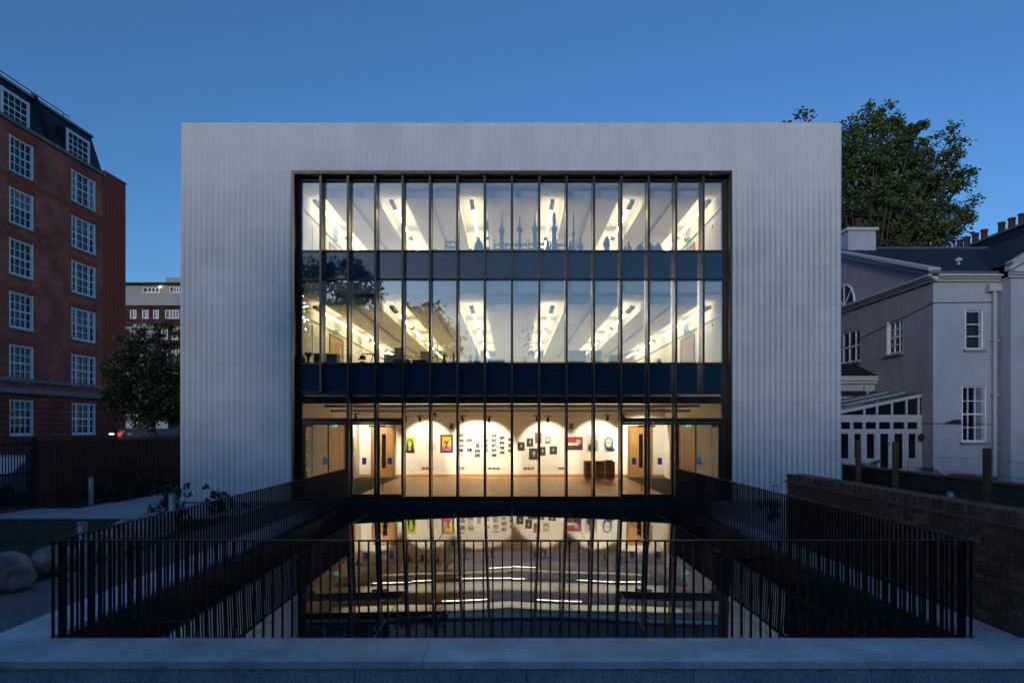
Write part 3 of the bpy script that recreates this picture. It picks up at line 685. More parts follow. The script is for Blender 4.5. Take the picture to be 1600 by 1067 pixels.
egg = [(.11, 0), (.15, .2), (.17, .5), (.13, .8), (.05, .95), (.04, 1)]
two = [(.08, 0), (.13, .15), (.15, .35), (.07, .5), (.12, .62), (.13, .75), (.08, .9), (.03, 1)]
fin = [(.17, 0), (.18, .25), (.10, .35), (.08, .5), (.11, .6), (.05, .75), (.03, 1)]
fig = [(.10, 0), (.14, .3), (.10, .6), (.04, .75), (.06, .85), (.03, 1)]
for px, yt, pr, m_, lb in ((748, 374, egg, 'm_sky', 'blue egg-shaped pot left of the lattice tower'), (762, 387, egg, 'm_sky', 'pale low pot at the foot of the lattice tower'), (772, 388, egg, 'm_white', 'small whitish pot right of the lattice tower'), (856, 376, fig, 'm_sky', 'light blue figure left of the violet minaret'),
                           (891, 377, fin, 'm_sky', 'stepped pale blue finial beside the thin spire'), (907, 371, fin, 'm_sky', 'tall pale blue finial with a knob top'), (948, 370, two, 'm_blue', 'two-ball blue figure under the slanting light'), (1000, 382, egg, 'm_blue', 'round blue head left of the wide mullion'), (1016, 381, egg, 'm_sky', 'round pale head right of the wide mullion'),
                           (680, 389, egg, 'm_blue', 'small dark pot left of the little bridge'), (735, 389, egg, 'm_violet', 'low violet pot left of the egg-shaped pot')):
    turned(px, yt, T2, pr, M[m_], lb, 'figure', group=vg, name='vase')
t = turned(1028, 380, T2, egg, M['m_violet'], 'round head with two ears at the right end of the bench', 'figure', group=vg, name='vase')
x = (1028 - 800) / F * 22.95; MB().tube([(x - .2, 22.95, 8.31), (x - .1, 22.95, 8.27), (x + .1, 22.95, 8.27), (x + .2, 22.95, 8.31)], [.01, .035, .035, .01], 6).build('ears', M['m_violet'], t)
# branching form
y = 22.95; x = (977 - 800) / F * y
t = thing('coral_model', 'pale blue branching model like a cactus on the top floor', 'figure', (x, y, T2), vg)
for i, (dx, h0, h1) in enumerate(((-.12, .0, .78), (.0, .0, .5), (.1, .0, .62), (.18, .2, .42))):
    MB().tube([(x + dx * .3, y, T2 + h0), (x + dx, y, T2 + h0 + .25), (x + dx * 1.15, y, T2 + h1)], [.06, .06, .025], 8).build('branch', M['m_sky'], t, True)
# ---- middle floor bench
def onbench(px, yt, prof, m_, label, cat='vase', y=22.95, name='vase', group=None): return turned(px, yt, T1, prof, M[m_], label, cat, y, 14, group, name)
bell = [(.11, 0), (.12, .3), (.10, .65), (.06, .88), (.02, 1)]; gob = [(.10, 0), (.05, .25), (.035, .55), (.05, .75), (.13, .9), (.14, 1)]; bot = [(.07, 0), (.08, .1), (.08, .55), (.03, .72), (.03, .95), (.035, 1)]
bgp = 'objects on the middle floor window bench'
onbench(472.5, 555, bell, 'm_dark', 'black bell-shaped pot at the left end of the middle floor', 'pot', group=bgp)
onbench(482, 551, gob, 'm_bin', 'dark flared goblet beside the black bell-shaped pot', group=bgp)
def carton(p0, p1, y0, y1, m_, label, Y=23.2, dp=.5, z=T1):
    X0, X1 = (p0 - 800) / F * Y, (p1 - 800) / F * Y; z1 = CZ - (y0 - 668) / F * Y; z0 = z if y1 is None else CZ - (y1 - 668) / F * Y
    t = thing('storage_box', label, 'box', ((X0 + X1) / 2, Y, z0), 'boxes on the middle floor window bench')
    MB().box(X0, X1, Y, Y + dp, z0, z1 - .05).build('box_body', M[m_], t); MB().box(X0 - .015, X1 + .015, Y - .015, Y + dp + .015, z1 - .05, z1).build('lid', M[m_], t)
carton(490, 512, 552, None, 'm_bin', 'slate box behind the second mullion, left of a pair'); carton(512.5, 526, 553, None, 'm_bin', 'slate box right of the second mullion, right of a pair')
carton(600, 634, 554, None, 'm_white', 'wide white cabinet box on the middle floor left', 23.6, .8); carton(617, 630, 543, 553.8, 'm_white', 'small white box standing on the wide white cabinet', 23.7, .4)
carton(615, 638, 562, None, 'm_bin', 'low slate tray left of the plane-tree reflection', 22.7, .4); carton(644, 665, 562, None, 'm_bin', 'low slate tray right of the white cabinet', 22.7, .4)
carton(657, 670, 549, None, 'm_white', 'white board box under the slanting light', 24.2, .3); carton(888, 916, 548, None, 'm_white', 'tall white cabinet on the middle floor right of centre', 25, .8); carton(929, 940, 548, None, 'm_white', 'narrow white cabinet beside the right mullion', 25, .8); carton(953, 965, 554, None, 'm_white', 'small white case low at the right', 24.5, .5)
carton(762, 788, 561, None, 'm_cyan', 'cyan glass tray left of the centre mullion', 23.0, .5)
onbench(694, 554, bot, 'm_bin', 'dark bottle right of the leafy plant', 'bottle', group=bgp); onbench(709, 551, bot, 'm_cyan', 'cyan bottle by the mullion', 'bottle', group=bgp); onbench(703, 560, bot, 'm_white', 'small clear bottle between dark and cyan bottles', 'bottle', group=bgp)
onbench(735, 554, [(.06, 0), (.06, .9), (.05, 1)], 'm_white', 'white square-shouldered jar left of the cyan flame-shaped bottle', 'jar', group=bgp); onbench(745, 544, [(.09, 0), (.12, .2), (.11, .45), (.05, .65), (.03, .8), (.015, 1)], 'm_cyan', 'tall cyan flame-shaped bottle', 'bottle', group=bgp); onbench(820, 559, bot, 'm_white', 'pale bottle right of the centre mullion', 'bottle', group=bgp)
onbench(1030, 560, bell, 'm_white', 'white pot by the right wall of the middle floor', 'pot', group=bgp)
# black wire chair-like sculpture
y = 23.0; xq = lambda p: (p - 800) / F * y
zq = lambda p: CZ - (p - 668) / F * y
t = thing('iron_sculpture', 'black iron wheeled sculpture behind the fourth bay of the middle floor', 'sculpture', (xq(575), y, T1))
for i, (cxp, r) in enumerate(((566, .16), (594, .13))):
    b = MB(); n_ = 18; zc_ = T1 + r; b.tube([(xq(cxp) + r * math.cos(2 * math.pi * k_ / n_), y, zc_ + r * math.sin(2 * math.pi * k_ / n_)) for k_ in range(n_ + 1)], .022, 6, False); b.build('wheel', M['m_dark'], t)
MB().tube([(xq(560), y, zq(563)), (xq(567), y, zq(553)), (xq(580), y, zq(553)), (xq(584), y, zq(556)), (xq(592), y, zq(562))], .022, 6).build('frame_tube', M['m_dark'], t)
MB().tube([(xq(584), y, zq(553)), (xq(580), y, zq(565))], .02, 6).build('fork', M['m_dark'], t); MB().box(xq(563), xq(571), y - .08, y + .08, zq(562), zq(556)).build('engine', M['m_dark'], t)
# plant on the bench
M['leafp'] = mat('pot_plant_leaf', (.10, .15, .03), rough=.6, var=.3, scale=5)
t = thing('potted_plant', 'yellow-green leafy pot plant beside the tree reflection on the middle floor', 'plant', (xq(683), y, T1)); b = MB(); r_ = random.Random(4)
for i in range(70):
    hh = r_.uniform(.25, .95); a = r_.uniform(0, 6.28); rr = r_.uniform(.02, .14); c = Vector((xq(683) + rr * math.cos(a), y + rr * math.sin(a), T1 + hh)); d = Vector((math.cos(a), math.sin(a), r_.uniform(-.3, .6))) * .09; s_ = Vector((-math.sin(a), math.cos(a), 0)) * .025
    b.quad(tuple(c), tuple(c + d * .5 + s_), tuple(c + d), tuple(c + d * .5 - s_))
b.build('foliage', M['leafp'], t); MB().tube([(xq(683), y, T1), (xq(683), y, T1 + .9)], .012, 6).build('stem', M['m_dark'], t); MB().lathe([(.09, 0), (.11, .16), (.1, .16)], (xq(683), y, T1)).build('pot', M['m_white'], t)
# hanging mobile of scraps
t = thing('paper_mobile', 'hanging mobile of small blue-grey scraps right of the centre mullion', 'mobile', (xq(825), 24.5, 6.2)); r_ = random.Random(9)
for i in range(26):
    px, py = r_.gauss(824, 8), r_.uniform(512, 556); yy = 24.5 + r_.uniform(-.4, .4); c = Vector(((px - 800) / F * yy, yy, CZ - (py - 668) / F * yy)); a = r_.uniform(0, 3.14); L_ = r_.uniform(.05, .13)
    d = Vector((math.cos(a), .2, math.sin(a))) * L_; s_ = Vector((-math.sin(a), .1, math.cos(a))) * .025
    MB().add([tuple(c - d), tuple(c + s_), tuple(c + d), tuple(c - s_), tuple(c + Vector((0, .01, 0)))], [(0, 1, 2, 3), (0, 3, 4), (3, 2, 4), (2, 1, 4), (1, 0, 4)]).build('scrap', M['m_blue'], t)
b = MB()
for i in range(5): q = (810 + 7 * i - 800) / F * 24.5; b.box(q - .003, q + .003, 24.497, 24.503, 5.0, 6.42)
b.build('strings', M['m_violet'], t)
# ================================================================ SUNKEN GLASS ROOF
P0 = -0.157; SL = 0.0176; GX = 4.38
ROWY = [7.95, 9.6, 12.0, 14.4, 16.8, 19.2, 21.55]; COLX = [-GX, -3.25, -1.7, 0, 1.7, 3.25, GX]
sk_ = thing('glass_roof', 'low dark glass roof lying in the pit and mirroring the lit building', 'skylight', (0, 14.7, -.6))
gr = random.Random(11)
def zr(x): return P0 - SL * abs(x)
for i in range(6):
    for j in range(6):
        x0, x1, y0, y1 = COLX[i] + .008, COLX[i + 1] - .008, ROWY[j] + .008, ROWY[j + 1] - .008
        n = 8; vs = []; fs = []; sag = .0008 + gr.uniform(-.0006, .0006); tx, ty = gr.gauss(0, .0008), gr.gauss(0, .0004)
        for a in range(n + 1):
            for c in range(n + 1):
                u, v = a / n, c / n; x = x0 + (x1 - x0) * u; y = y0 + (y1 - y0) * v
                vs.append((x, y, zr(x) - sag * 16 * u * (1 - u) * v * (1 - v) * 1.6 + tx * (u - .5) * (x1 - x0) + ty * (v - .5) * (y1 - y0)))
        for a in range(n):
            for c in range(n): fs.append((a * (n + 1) + c, (a + 1) * (n + 1) + c, (a + 1) * (n + 1) + c + 1, a * (n + 1) + c + 1))
        m = MB(); m.add(vs, fs); o = m.build('pane', M['roofglass'], sk_, True)
for i in range(1, 6):
    x = COLX[i]; MB().box(x - .008, x + .008, ROWY[0], ROWY[-1], zr(x) - .06, zr(x) - .001).build('joint_bar', M['frame_dark'], sk_)
b = MB()
for x in COLX: b.box(x - .03, x + .03, ROWY[0], ROWY[-1], -.55, zr(x) - .062)
b.build('rafter', M['void'], sk_)
for s in (-1, 1):
    MB().box(min(s * GX, s * (GX + .06)), max(s * GX, s * (GX + .06)), ROWY[0], ROWY[-1], -.6, zr(GX) + .004).build('edge_trim', M['rail'], sk_)
    for y in (9.35, 11.65, 13.95, 16.25, 18.55, 20.85):
        MB().box(min(s * (GX + .06), s * 5.2), max(s * (GX + .06), s * 5.2), y - .03, y + .03, -.32, -.25).build('bracket', M['frame_dark'], sk_)
MB().box(-GX, GX, ROWY[-1], FY - .03, -.3, -.2).build('end_flashing', M['void'], sk_)
pit = MB(); pit.box(-5.3, 5.3, 7.8, 21.88, -1.25, -1.15); pit.box(-5.3, -5.21, 7.8, 21.88, -1.15, -.07); pit.box(5.21, 5.3, 7.8, 21.88, -1.15, -.07); pit.box(-5.21, 5.21, 7.75, 7.83, -1.15, -.07)
tag(pit.build('pit', M['void']), kind='structure')

# ================================================================ GRANITE KERB
kb = thing('granite_kerb', 'broad pale granite kerb round the sunken glass roof', 'kerb', (0, 7.4, -.9))
xs = [-16, -12.4, -9.0, -5.9, -4.1, -.92, 1.95, 5.05, 8.3, 11.6, 15.2]
for i in range(len(xs) - 1): MB().box(xs[i] + .004, xs[i + 1] - .004, 7.0, 7.79, -.07, 0.004).build('kerb_slab', M['granite'], kb)
xs = [-16, -13.2, -10, -6.9, -5.28, -3.42, -1.62, .15, 1.87, 3.7, 5.5, 8, 11, 15.2]
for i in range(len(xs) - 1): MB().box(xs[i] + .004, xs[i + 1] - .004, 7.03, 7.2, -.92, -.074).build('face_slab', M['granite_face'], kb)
MB().box(-16, 15.2, 7.2, 7.7, -.92, -.074).build('core', M['void'], kb)
ys = [7.793 + 14.1 * k_ / 8 for k_ in range(9)]
for i in range(8):
    MB().box(-5.98, -5.285, ys[i] + .003, ys[i + 1] - .003, -.07, 0.004).build('kerb_slab', M['granite'], kb)
    MB().box(5.285, 5.80, ys[i] + .003, ys[i + 1] - .003, -.07, 0.004).build('kerb_slab', M['granite'], kb)

# ================================================================ RAILINGS
RX = 5.27; RY0, RY1, RT = 7.84, 21.85, 1.11
bar_f = MB().box(-.008, .008, -.02, .02, -.06, RT - .012).mesh('rail_bar', M['rail'])
bar_s = MB().box(-.0135, .0135, -.007, .007, -.06, RT - .012).mesh('rail_bar', M['rail'])
def railing(label, pts, bm, rails):
    c = pts[len(pts) // 2]; t = thing('railing', label, 'railing', (c[0], c[1], 0), 'dark bar railings round the pit')
    for p in pts: place('bar', bm, t, (p[0], p[1], 0))
    for nm, r in rails: MB().box(*r).build(nm, M['rail'], t)
n = 97; railing('dark vertical-bar railing across the front of the pit, facing the camera', [(-RX + 2 * RX * i / (n - 1), RY0, 0) for i in range(n)], bar_f, [('top_rail', (-RX - .03, RX + .03, RY0 - .03, RY0 + .03, RT - .012, RT)), ('bottom_rail', (-RX - .03, RX + .03, RY0 - .02, RY0 + .02, -.10, -.06))])
ns = 128
for s, nm in ((-1, 'left'), (1, 'right')):
    railing(f'dark vertical-bar railing running back to the building on the {nm} of the pit', [(s * RX, RY0 + .11 + (RY1 - RY0 - .11) * i / (ns - 1), 0) for i in range(ns)], bar_s,
            [('top_rail', (min(s * RX - .03, s * RX + .03), max(s * RX - .03, s * RX + .03), RY0 + .032, RY1 + .03, RT - .012, RT)), ('bottom_rail', (s * RX - .02, s * RX + .02, RY0 + .03, RY1 + .03, -.10, -.06))])

# ================================================================ NEAR BRICK WALL (right)
M['brick_single'] = mat('brown_stock_brick', (.17, .085, .05), rough=.9, var=.35, scale=12, objvar=.45, bump=.5, bscale=60, coord='World')
M['mortar'] = mat('mortar', (.085, .075, .065), rough=.95, var=.2, scale=20, coord='World')
M['tile_edge'] = mat('orange_creasing_tile', (.24, .10, .055), rough=.8, var=.2, scale=9, coord='World')
BX0, BX1, BY0, BY1 = 5.84, 6.19, 7.03, 14.5
bwall = thing('boundary_wall', 'brown brick garden wall with brick coping beside the right railing', 'wall', (6.0, 10.7, 0))
MB().box(BX0 + .012, BX1 - .012, BY0, BY1 - .012, -.9, 1.24).build('mortar_core', M['mortar'], bwall)
bm_ = MB().box(0, .1, .0045, .2205, .0045, .0705).mesh('brick', M['brick_single']); bh_ = MB().box(0, .1, .0045, .1080, .0045, .0705).mesh('brick', M['brick_single'])
rest = MB(); cells = []
for c in range(17):
    y = BY0 - (.1125 if c % 2 else 0)
    while y < BY1 - .05:
        y1 = min(y + .225, BY1); 
        if y1 > BY0 + .02: cells.append((max(y, BY0), y1, c))
        y += .225
cells.sort(key=lambda q: (q[0] > 10.9, q[0] - .25 * q[2] * .1))
near = [q for q in cells if q[0] < 11.4][:290]; nearset = set(near)
for y0, y1, c in cells:
    off = rnd.uniform(0, .004)
    if (y0, y1, c) in nearset and y1 - y0 > .2: place('brick', bm_, bwall, (BX0 - off, y0, c * .073))
    else: rest.box(BX0 - off, BX0 + .1, y0 + .0045, y1 - .0045, c * .073 + .0045, c * .073 + .0705)
for c in range(17): # end face bricks
    for xa, xb in (((BX0 + .1, BX0 + .21), (BX0 + .22, BX1)) if c % 2 else ((BX0 + .1, BX1),)): rest.box(xa + .005, xb - .004, BY1 - .1, BY1, c * .073 + .0045, c * .073 + .0705)
tag(rest.build('brickwork', M['brick_single'], bwall), kind='stuff')
MB().box(BX0 - .045, BX1 + .045, BY0, BY1 + .04, 1.245, 1.275).build('creasing_tiles', M['tile_edge'], bwall)
cop = MB().box(0, BX1 - BX0 + .01, .004, .071, 0, .145).mesh('coping_brick', M['brick_single'])
y = BY0
while y < BY1 - .03: place('coping_brick', cop, bwall, (BX0 - .005, y, 1.277 + rnd.uniform(-.002, .002))); y += .0745

# ================================================================ RIGHT GARDEN: wall, posts, wires, bollards
M['brick_dark'] = brick_mat('sooty_brick', (.055, .036, .030), (.085, .055, .042), (.06, .055, .05), axis='y')
t = thing('garden_wall', 'low sooty brick garden wall in front of the white villa', 'wall', (12.7, 20, 0))
MB().box(12.6, 12.85, 13.5, 26.0, -.2, .96).build('brickwork', M['brick_dark'], t); MB().box(12.55, 12.9, 13.5, 26.0, .961, 1.01).build('coping', M['tile_edge'], t)
MB().box(12.5, 12.95, 18.2, 19.6, 1.012, 1.09).build('raised_coping', M['tile_edge'], t)
M['post'] = mat('treated_timber', (.115, .062, .024), rough=.85, var=.25, scale=4, stretch=(6, 6, .6), coord='World')
for px, py, Y, lb in ((1542, 700, 15.8, 'tallest and nearest timber post in front of the villa downpipe'), (1399, 690, 19.6, 'timber post in front of the conservatory doors'), (1341, 688, 21.7, 'timber post nearest the fluted stone corner')):
    x = (px - 800) / F * Y; z = CZ - (py - 668) / F * Y
    o = MB().prism([(x - .062, Y - .062), (x + .062, Y - .062), (x + .062, Y + .062), (x - .062, Y + .062)], 'z', -.2, z).build('timber_post', M['post']); tag(o, lb, 'post', 'timber posts by the villa')
t = thing('fence_wires', 'thin dark wires strung between the timber posts', 'wire', (10.9, 18, 1))
for zz in (.9, 1.3, 1.65): MB().tube([((1341 - 800) / F * 21.7, 21.7, zz), ((1399 - 800) / F * 19.6, 19.6, zz), ((1542 - 800) / F * 15.8, 15.8, zz), (11.0, 12.5, zz)], .004, 4).build('wire', M['void'], t)
M['lens'] = mat('opal_lens', (.62, .66, .68), rough=.3)
def bollard(x, y, label, h=.85):
    t = thing('bollard_light', label, 'bollard', (x, y, 0), 'garden bollard lights')
    MB().lathe([(.075, 0), (.075, h - .42), (.068, h - .42)], (x, y, 0), 16).build('post', M['grey_metal'], t, False)
    b = MB(); b.lathe([(.075, h - .04), (.075, h)], (x, y, 0), 16)
    b.prism([(x + .075 * math.cos(a), y + .075 * math.sin(a)) for a in np.linspace(R(-40), R(200), 10)], 'z', h - .42, h - .04); b.build('hood', M['grey_metal'], t)
    MB().lathe([(.058, h - .42), (.058, h - .04)], (x, y, 0), 16).build('lens', M['lens'], t)
bollard(-13.2, 21.4, 'bollard light standing by the dark timber fence'); bollard(-8.0, 16.06, 'bollard light beside the leafy plants near the stone corner'); bollard(-7.05, 11.2, 'bollard light behind the left end of the front railing')
bollard(7.18, 18.6, 'bollard light in front of the right stone wall'); bollard(10.6, 16.5, 'bollard light beyond the brick garden wall')

# ================================================================ BOULDERS
def boulder(x, y, rx, ry, rz, seed, label, sink=.25):
    r_ = np.random.default_rng(seed); n1, n2 = 34, 22; vs = []; fs = []
    ax = r_.normal(size=(26, 3)); ax /= np.linalg.norm(ax, axis=1)[:, None]; pl = r_.uniform(.66, .98, 26)
    for i in range(n2 + 1):
        for j in range(n1):
            th = math.pi * i / n2; ph = 2 * math.pi * j / n1
            d = np.array([math.sin(th) * math.cos(ph), math.sin(th) * math.sin(ph), math.cos(th)])
            dd = ax @ d; m_ = dd > .2
            k_ = min(1.0, (pl[m_] / dd[m_]).min()) if m_.any() else 1.0
            k_ = k_ ** .95 + r_.normal(0, .008)
            vs.append((x + d[0] * rx * k_, y + d[1] * ry * k_, rz * (1 - sink) + d[2] * rz * k_))
    for i in range(n2):
        for j in range(n1): fs.append((i * n1 + j, i * n1 + (j + 1) % n1, (i + 1) * n1 + (j + 1) % n1, (i + 1) * n1 + j))
    m = MB(); m.add(vs, fs); o = m.build('boulder', M['boulder'], None, True); tag(o, label, 'boulder', 'boulders along the lawn edge')
boulder(-7.42, 10.05, .36, .38, .33, 1, 'big rounded boulder, nearest the camera at the left edge')
boulder(-7.45, 11.3, .50, .45, .30, 2, 'long pale boulder behind the end of the front railing')
boulder(-7.0, 10.75, .14, .13, .09, 3, 'small cobble lying between the two largest boulders')
boulder(-7.5, 12.5, .42, .4, .32, 4, 'boulder seen through the left railing, third from the camera')
boulder(-7.6, 13.6, .45, .42, .34, 5, 'boulder seen through the left railing, fourth from the camera')
boulder(-7.7, 14.7, .45, .42, .36, 6, 'boulder seen through the left railing, furthest from the camera')

# ================================================================ PLANTS AND TREES
def leaf_cloud(centers, rads, per, size, seed, flat=.5):
    g_ = np.random.default_rng(seed); n_ = len(centers); c = np.repeat(np.asarray(centers), per, 0); r_ = np.repeat(np.asarray(rads), per)
    d = g_.normal(size=(n_ * per, 3)); d /= np.linalg.norm(d, axis=1)[:, None]; p = c + d * (r_ * g_.random(n_ * per) ** .5)[:, None] * np.array([1, 1, .75])
    a = g_.normal(size=(n_ * per, 3)); a[:, 2] *= flat; a /= np.linalg.norm(a, axis=1)[:, None]
    b_ = np.cross(a, g_.normal(size=(n_ * per, 3))); b_ /= np.linalg.norm(b_, axis=1)[:, None]
    s = (size * g_.uniform(.6, 1.3, n_ * per))[:, None]; up = np.cross(a, b_) * s * .15
    V = np.stack([p - a * s * .5, p + b_ * s * .38 + up, p + a * s * .5, p - b_ * s * .38 + up], 1)
    return V.reshape(-1, 3)
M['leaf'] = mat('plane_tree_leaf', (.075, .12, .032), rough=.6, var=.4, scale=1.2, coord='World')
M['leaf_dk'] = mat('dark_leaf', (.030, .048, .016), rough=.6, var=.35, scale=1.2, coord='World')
M['bark'] = mat('bark', (.07, .055, .042), rough=.95, var=.3, scale=4, stretch=(1, 1, .3), coord='World', bump=.5, bscale=20)
def tree(base, top, ells, nclump, per, size, seed, label, m='leaf', tr=.35, group=None, cr=(.5, 1.0), nlimb=40):
    """ells: (x,y,z,rx,ry,rz) volumes of the crown"""
    t = thing('tree', label, 'tree', base, group); g_ = np.random.default_rng(seed); wts = np.array([e[3] * e[4] * e[5] for e in ells]); wts = wts / wts.sum()
    cs = []
    while len(cs) < nclump:
        e = ells[g_.choice(len(ells), p=wts)]; d = g_.normal(size=3); d /= np.linalg.norm(d); k_ = g_.random() ** .42
        cs.append((e[0] + d[0] * e[3] * k_, e[1] + d[1] * e[4] * k_, e[2] + d[2] * e[5] * k_))
    cs = np.array(cs); rad = g_.uniform(*cr, nclump)
    place('crown', np_mesh('crown', leaf_cloud(cs, rad, per, size, seed + 1), 4, M[m]), t)
    cen = np.average(np.array([e[:3] for e in ells]), axis=0, weights=wts); b0 = Vector(base); fork = b0.lerp(Vector(cen), .55); fork.x = b0.x * .6 + fork.x * .4; fork.y = b0.y * .6 + fork.y * .4
    MB().tube([b0 - Vector((0, 0, .2)), b0.lerp(fork, .5) + Vector((.1, 0, 0)), fork], [tr, tr * .75, tr * .6], 10).build('trunk', M['bark'], t, True)
    lb = MB()
    for i in range(min(nlimb, nclump)):
        e = Vector(cs[i * nclump // min(nlimb, nclump)]); mid = fork.lerp(e, .5) + Vector((g_.normal(0, .3), g_.normal(0, .3), g_.uniform(0, .6)))
        lb.tube([fork - Vector((0, 0, .3)), mid, e], [tr * .42, tr * .2, tr * .05], 5)
    lb.build('limbs', M['bark'], t, True)
    return t
def ell(px, py, Y, rp, ry=None, rq=None): s_ = Y / F; return ((px - 800) * s_, Y, CZ - (py - 668) * s_, rp * s_, (ry or rp) * s_, (rq or rp) * s_)
# big plane tree behind the right corner
E_ = [ell(1365, 255, 45, 85), ell(1430, 262, 45.5, 72), ell(1330, 320, 44.5, 95), ell(1420, 335, 46, 85), ell(1475, 300, 45, 50), ell(1515, 285, 45, 20), ell(1345, 195, 45, 36), ell(1250, 200, 46, 24), ell(1460, 372, 45, 52), ell(1300, 380, 45, 70), ell(1290, 260, 45, 50), ell(1405, 205, 45, 30), ell(1400, 385, 45, 50)]
tree((23.5, 45, 0), 24, E_, 860, 64, .20, 21, 'tall plane tree rising behind the right corner of the stone building', 'leaf', .5, cr=(.35, .75), nlimb=200)
# small dark tree on the street, left
E_ = [ell(225, 600, 40, 62, 62, 55), ell(250, 545, 40, 40), ell(210, 560, 40, 45), ell(185, 620, 40, 34), ell(265, 610, 40, 55), ell(225, 535, 40, 22), ell(240, 645, 40, 45, 45, 24)]
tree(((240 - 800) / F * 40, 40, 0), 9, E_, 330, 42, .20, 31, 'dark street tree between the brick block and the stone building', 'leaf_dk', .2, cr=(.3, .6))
# trees behind the viewpoint, seen mirrored in the glazing
def rear(x, y, h, r, seed, label, n=150, per=34):
    e = [(x, y, h - r, r, r, r), (x - r * .6, y, h - 1.6 * r, r * .8, r * .8, r * .8), (x + r * .6, y + .5, h - 1.5 * r, r * .75, r * .75, r * .8), (x, y, h - 2.2 * r, r * .9, r * .9, r * .7)]
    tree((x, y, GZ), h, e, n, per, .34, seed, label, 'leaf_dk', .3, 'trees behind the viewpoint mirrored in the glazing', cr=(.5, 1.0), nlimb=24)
rear(-12.6, -3.5, 14.6, 3.3, 41, 'tallest tree mirrored in the left of the upper glazing', 260, 40); rear(-6.9, -4.0, 11.6, 2.4, 42, 'rounded tree mirrored in the middle floor glazing left of centre', 220, 40)
# brick terrace behind the viewpoint, seen dark in the lower glazing
M['terrace_brick'] = brick_mat('terrace_brick', (.16, .07, .05), (.12, .055, .04), (.10, .08, .07), axis='x')
tr = thing('brick_terrace', 'dark brick terrace behind the viewpoint mirrored in the lowest spandrel glass', 'building', (0, -16, GZ)); xt = frame_xf((0, -16, 0), (-1, 0, 0), (0, 1, 0))
rt = [(a, a + 1.0, z0, z0 + 1.7) for a in np.arange(-57, 56, 3.2) for z0 in (.4, 3.2, 5.6)]
w1 = MB(xt); wall_open(w1, -60, 60, GZ, 8.1, rt, .18); w1.build('brick_wall', M['terrace_brick'], tr); MB(xt).box(-60, 60, -9, -.2, GZ, 8.05).build('core', M['void'], tr)
MB(xt).box(-60.2, 60.2, -9.1, .18, 8.1, 8.3).build('parapet', M['granite_face'], tr)
tw = MB(); tw.box(-.48, .48, -.06, 0, .03, .06); tw.box(-.48, -.44, -.06, 0, .06, 1.66); tw.box(.44, .48, -.06, 0, .06, 1.66); tw.box(-.48, .48, -.06, 0, 1.66, 1.69); tw.box(-.44, .44, -.05, 0, .84, .88); twm = tw.mesh('window', M['paper'])
tpm = MB().box(-.44, .44, -.09, -.07, .03, 1.69).mesh('pane', M['dark_glass'])
for r in rt:
    wo = place('window', twm, tr, (-(r[0] + .5), -16.14, r[2])); po = place('pane', tpm, wo, (-(r[0] + .5), -16.06, r[2]))
# shrubs
def shrub(x, y, h, r, n, size, seed, label, m='leaf_dk', group='garden shrubs'):
    t = thing('shrub', label, 'shrub', (x, y, 0), group); g_ = np.random.default_rng(seed)
    cs = np.stack([x + g_.normal(0, r * .5, n), y + g_.normal(0, r * .5, n), g_.uniform(.15 * h, h, n)], 1)
    place('foliage', np_mesh('foliage', leaf_cloud(cs, np.full(n, .12), 14, size, seed), 4, M[m]), t); b = MB()
    for c in cs[::2]: b.tube([(x, y, 0), tuple(c)], [.012, .004], 4)
    b.build('stems', M['bark'], t)
shrub(-8.3, 16.9, .95, .45, 26, .10, 61, 'leafy plant beside the path near the railing, left of a bollard'); shrub(-7.6, 17.9, .75, .4, 22, .10, 62, 'small plant behind the left railing near the stone corner'); shrub(-9.0, 17.4, .6, .35, 14, .09, 63, 'sparse plant at the lawn corner by the path')
for i in range(7): shrub(-13.35 + .12 * (i % 3), 22.2 + i * .95, .55 + .12 * (i % 2), .4, 30, .09, 70 + i, f"low shrub along the dark fence, {('nearest','second','third','fourth','fifth','sixth','furthest')[i]} from the bollard")
shrub(6.6, 17.5, .5, .3, 20, .08, 81, 'low plant behind the right railing by the bollard'); shrub(13.1, 24.9, 1.15, .5, 40, .09, 82, 'dark shrub at the foot of the conservatory')

# ================================================================ TIMBER FENCE AND GATE (left)
M['fence'] = mat('red_brown_fence', (.075, .022, .015), rough=.8, var=.3, scale=3, stretch=(6, 6, .4), coord='World', objvar=.25)
fx = -14.25
t = thing('timber_fence', 'dark red-brown close-boarded fence left of the stone building', 'fence', (fx, 30, 0))
bd = MB().box(-.012, .012, .003, .137, .04, 1.96).mesh('board', M['fence'])
for i in range(165): place('board', bd, t, (fx + (.008 if i % 2 else 0), 20.35 + i * .14, 0))
for zz in (.4, 1.6): MB().box(fx - .07, fx - .02, 20.35, 43.4, zz, zz + .08).build('rail', M['fence'], t)
t = thing('iron_railing', 'black spiked railing showing above the timber fence', 'railing', (fx - .35, 30, 0))
sp = MB().tube([(0, 0, 0), (0, 0, 2.06), (0, 0, 2.14)], [.010, .010, .002], 5).mesh('spike', M['rail'])
for i in range(150): place('spike', sp, t, (fx - .35, 20.4 + i * .155, 0))
MB().box(fx - .37, fx - .33, 20.4, 43.6, 1.98, 2.01).build('rail', M['rail'], t)
t = thing('metal_gate', 'black barred metal gate at the left edge of the picture', 'gate', (fx, 19, 0))
for y in (20.24, 17.4): MB().box(fx - .09, fx + .09, y - .09, y + .09, 0, 2.12).build('gate_post', M['rail'], t)
for zz in (.15, .42, 1.05, 1.9): MB().box(fx - .02, fx + .02, 17.5, 20.14, zz, zz + .05).build('gate_rail', M['rail'], t)
gb = MB().box(-.011, .011, -.011, .011, .1, 2.05).mesh('gate_bar', M['rail'])
for i in range(22): place('gate_bar', gb, t, (fx, 17.6 + i * .115, 0))
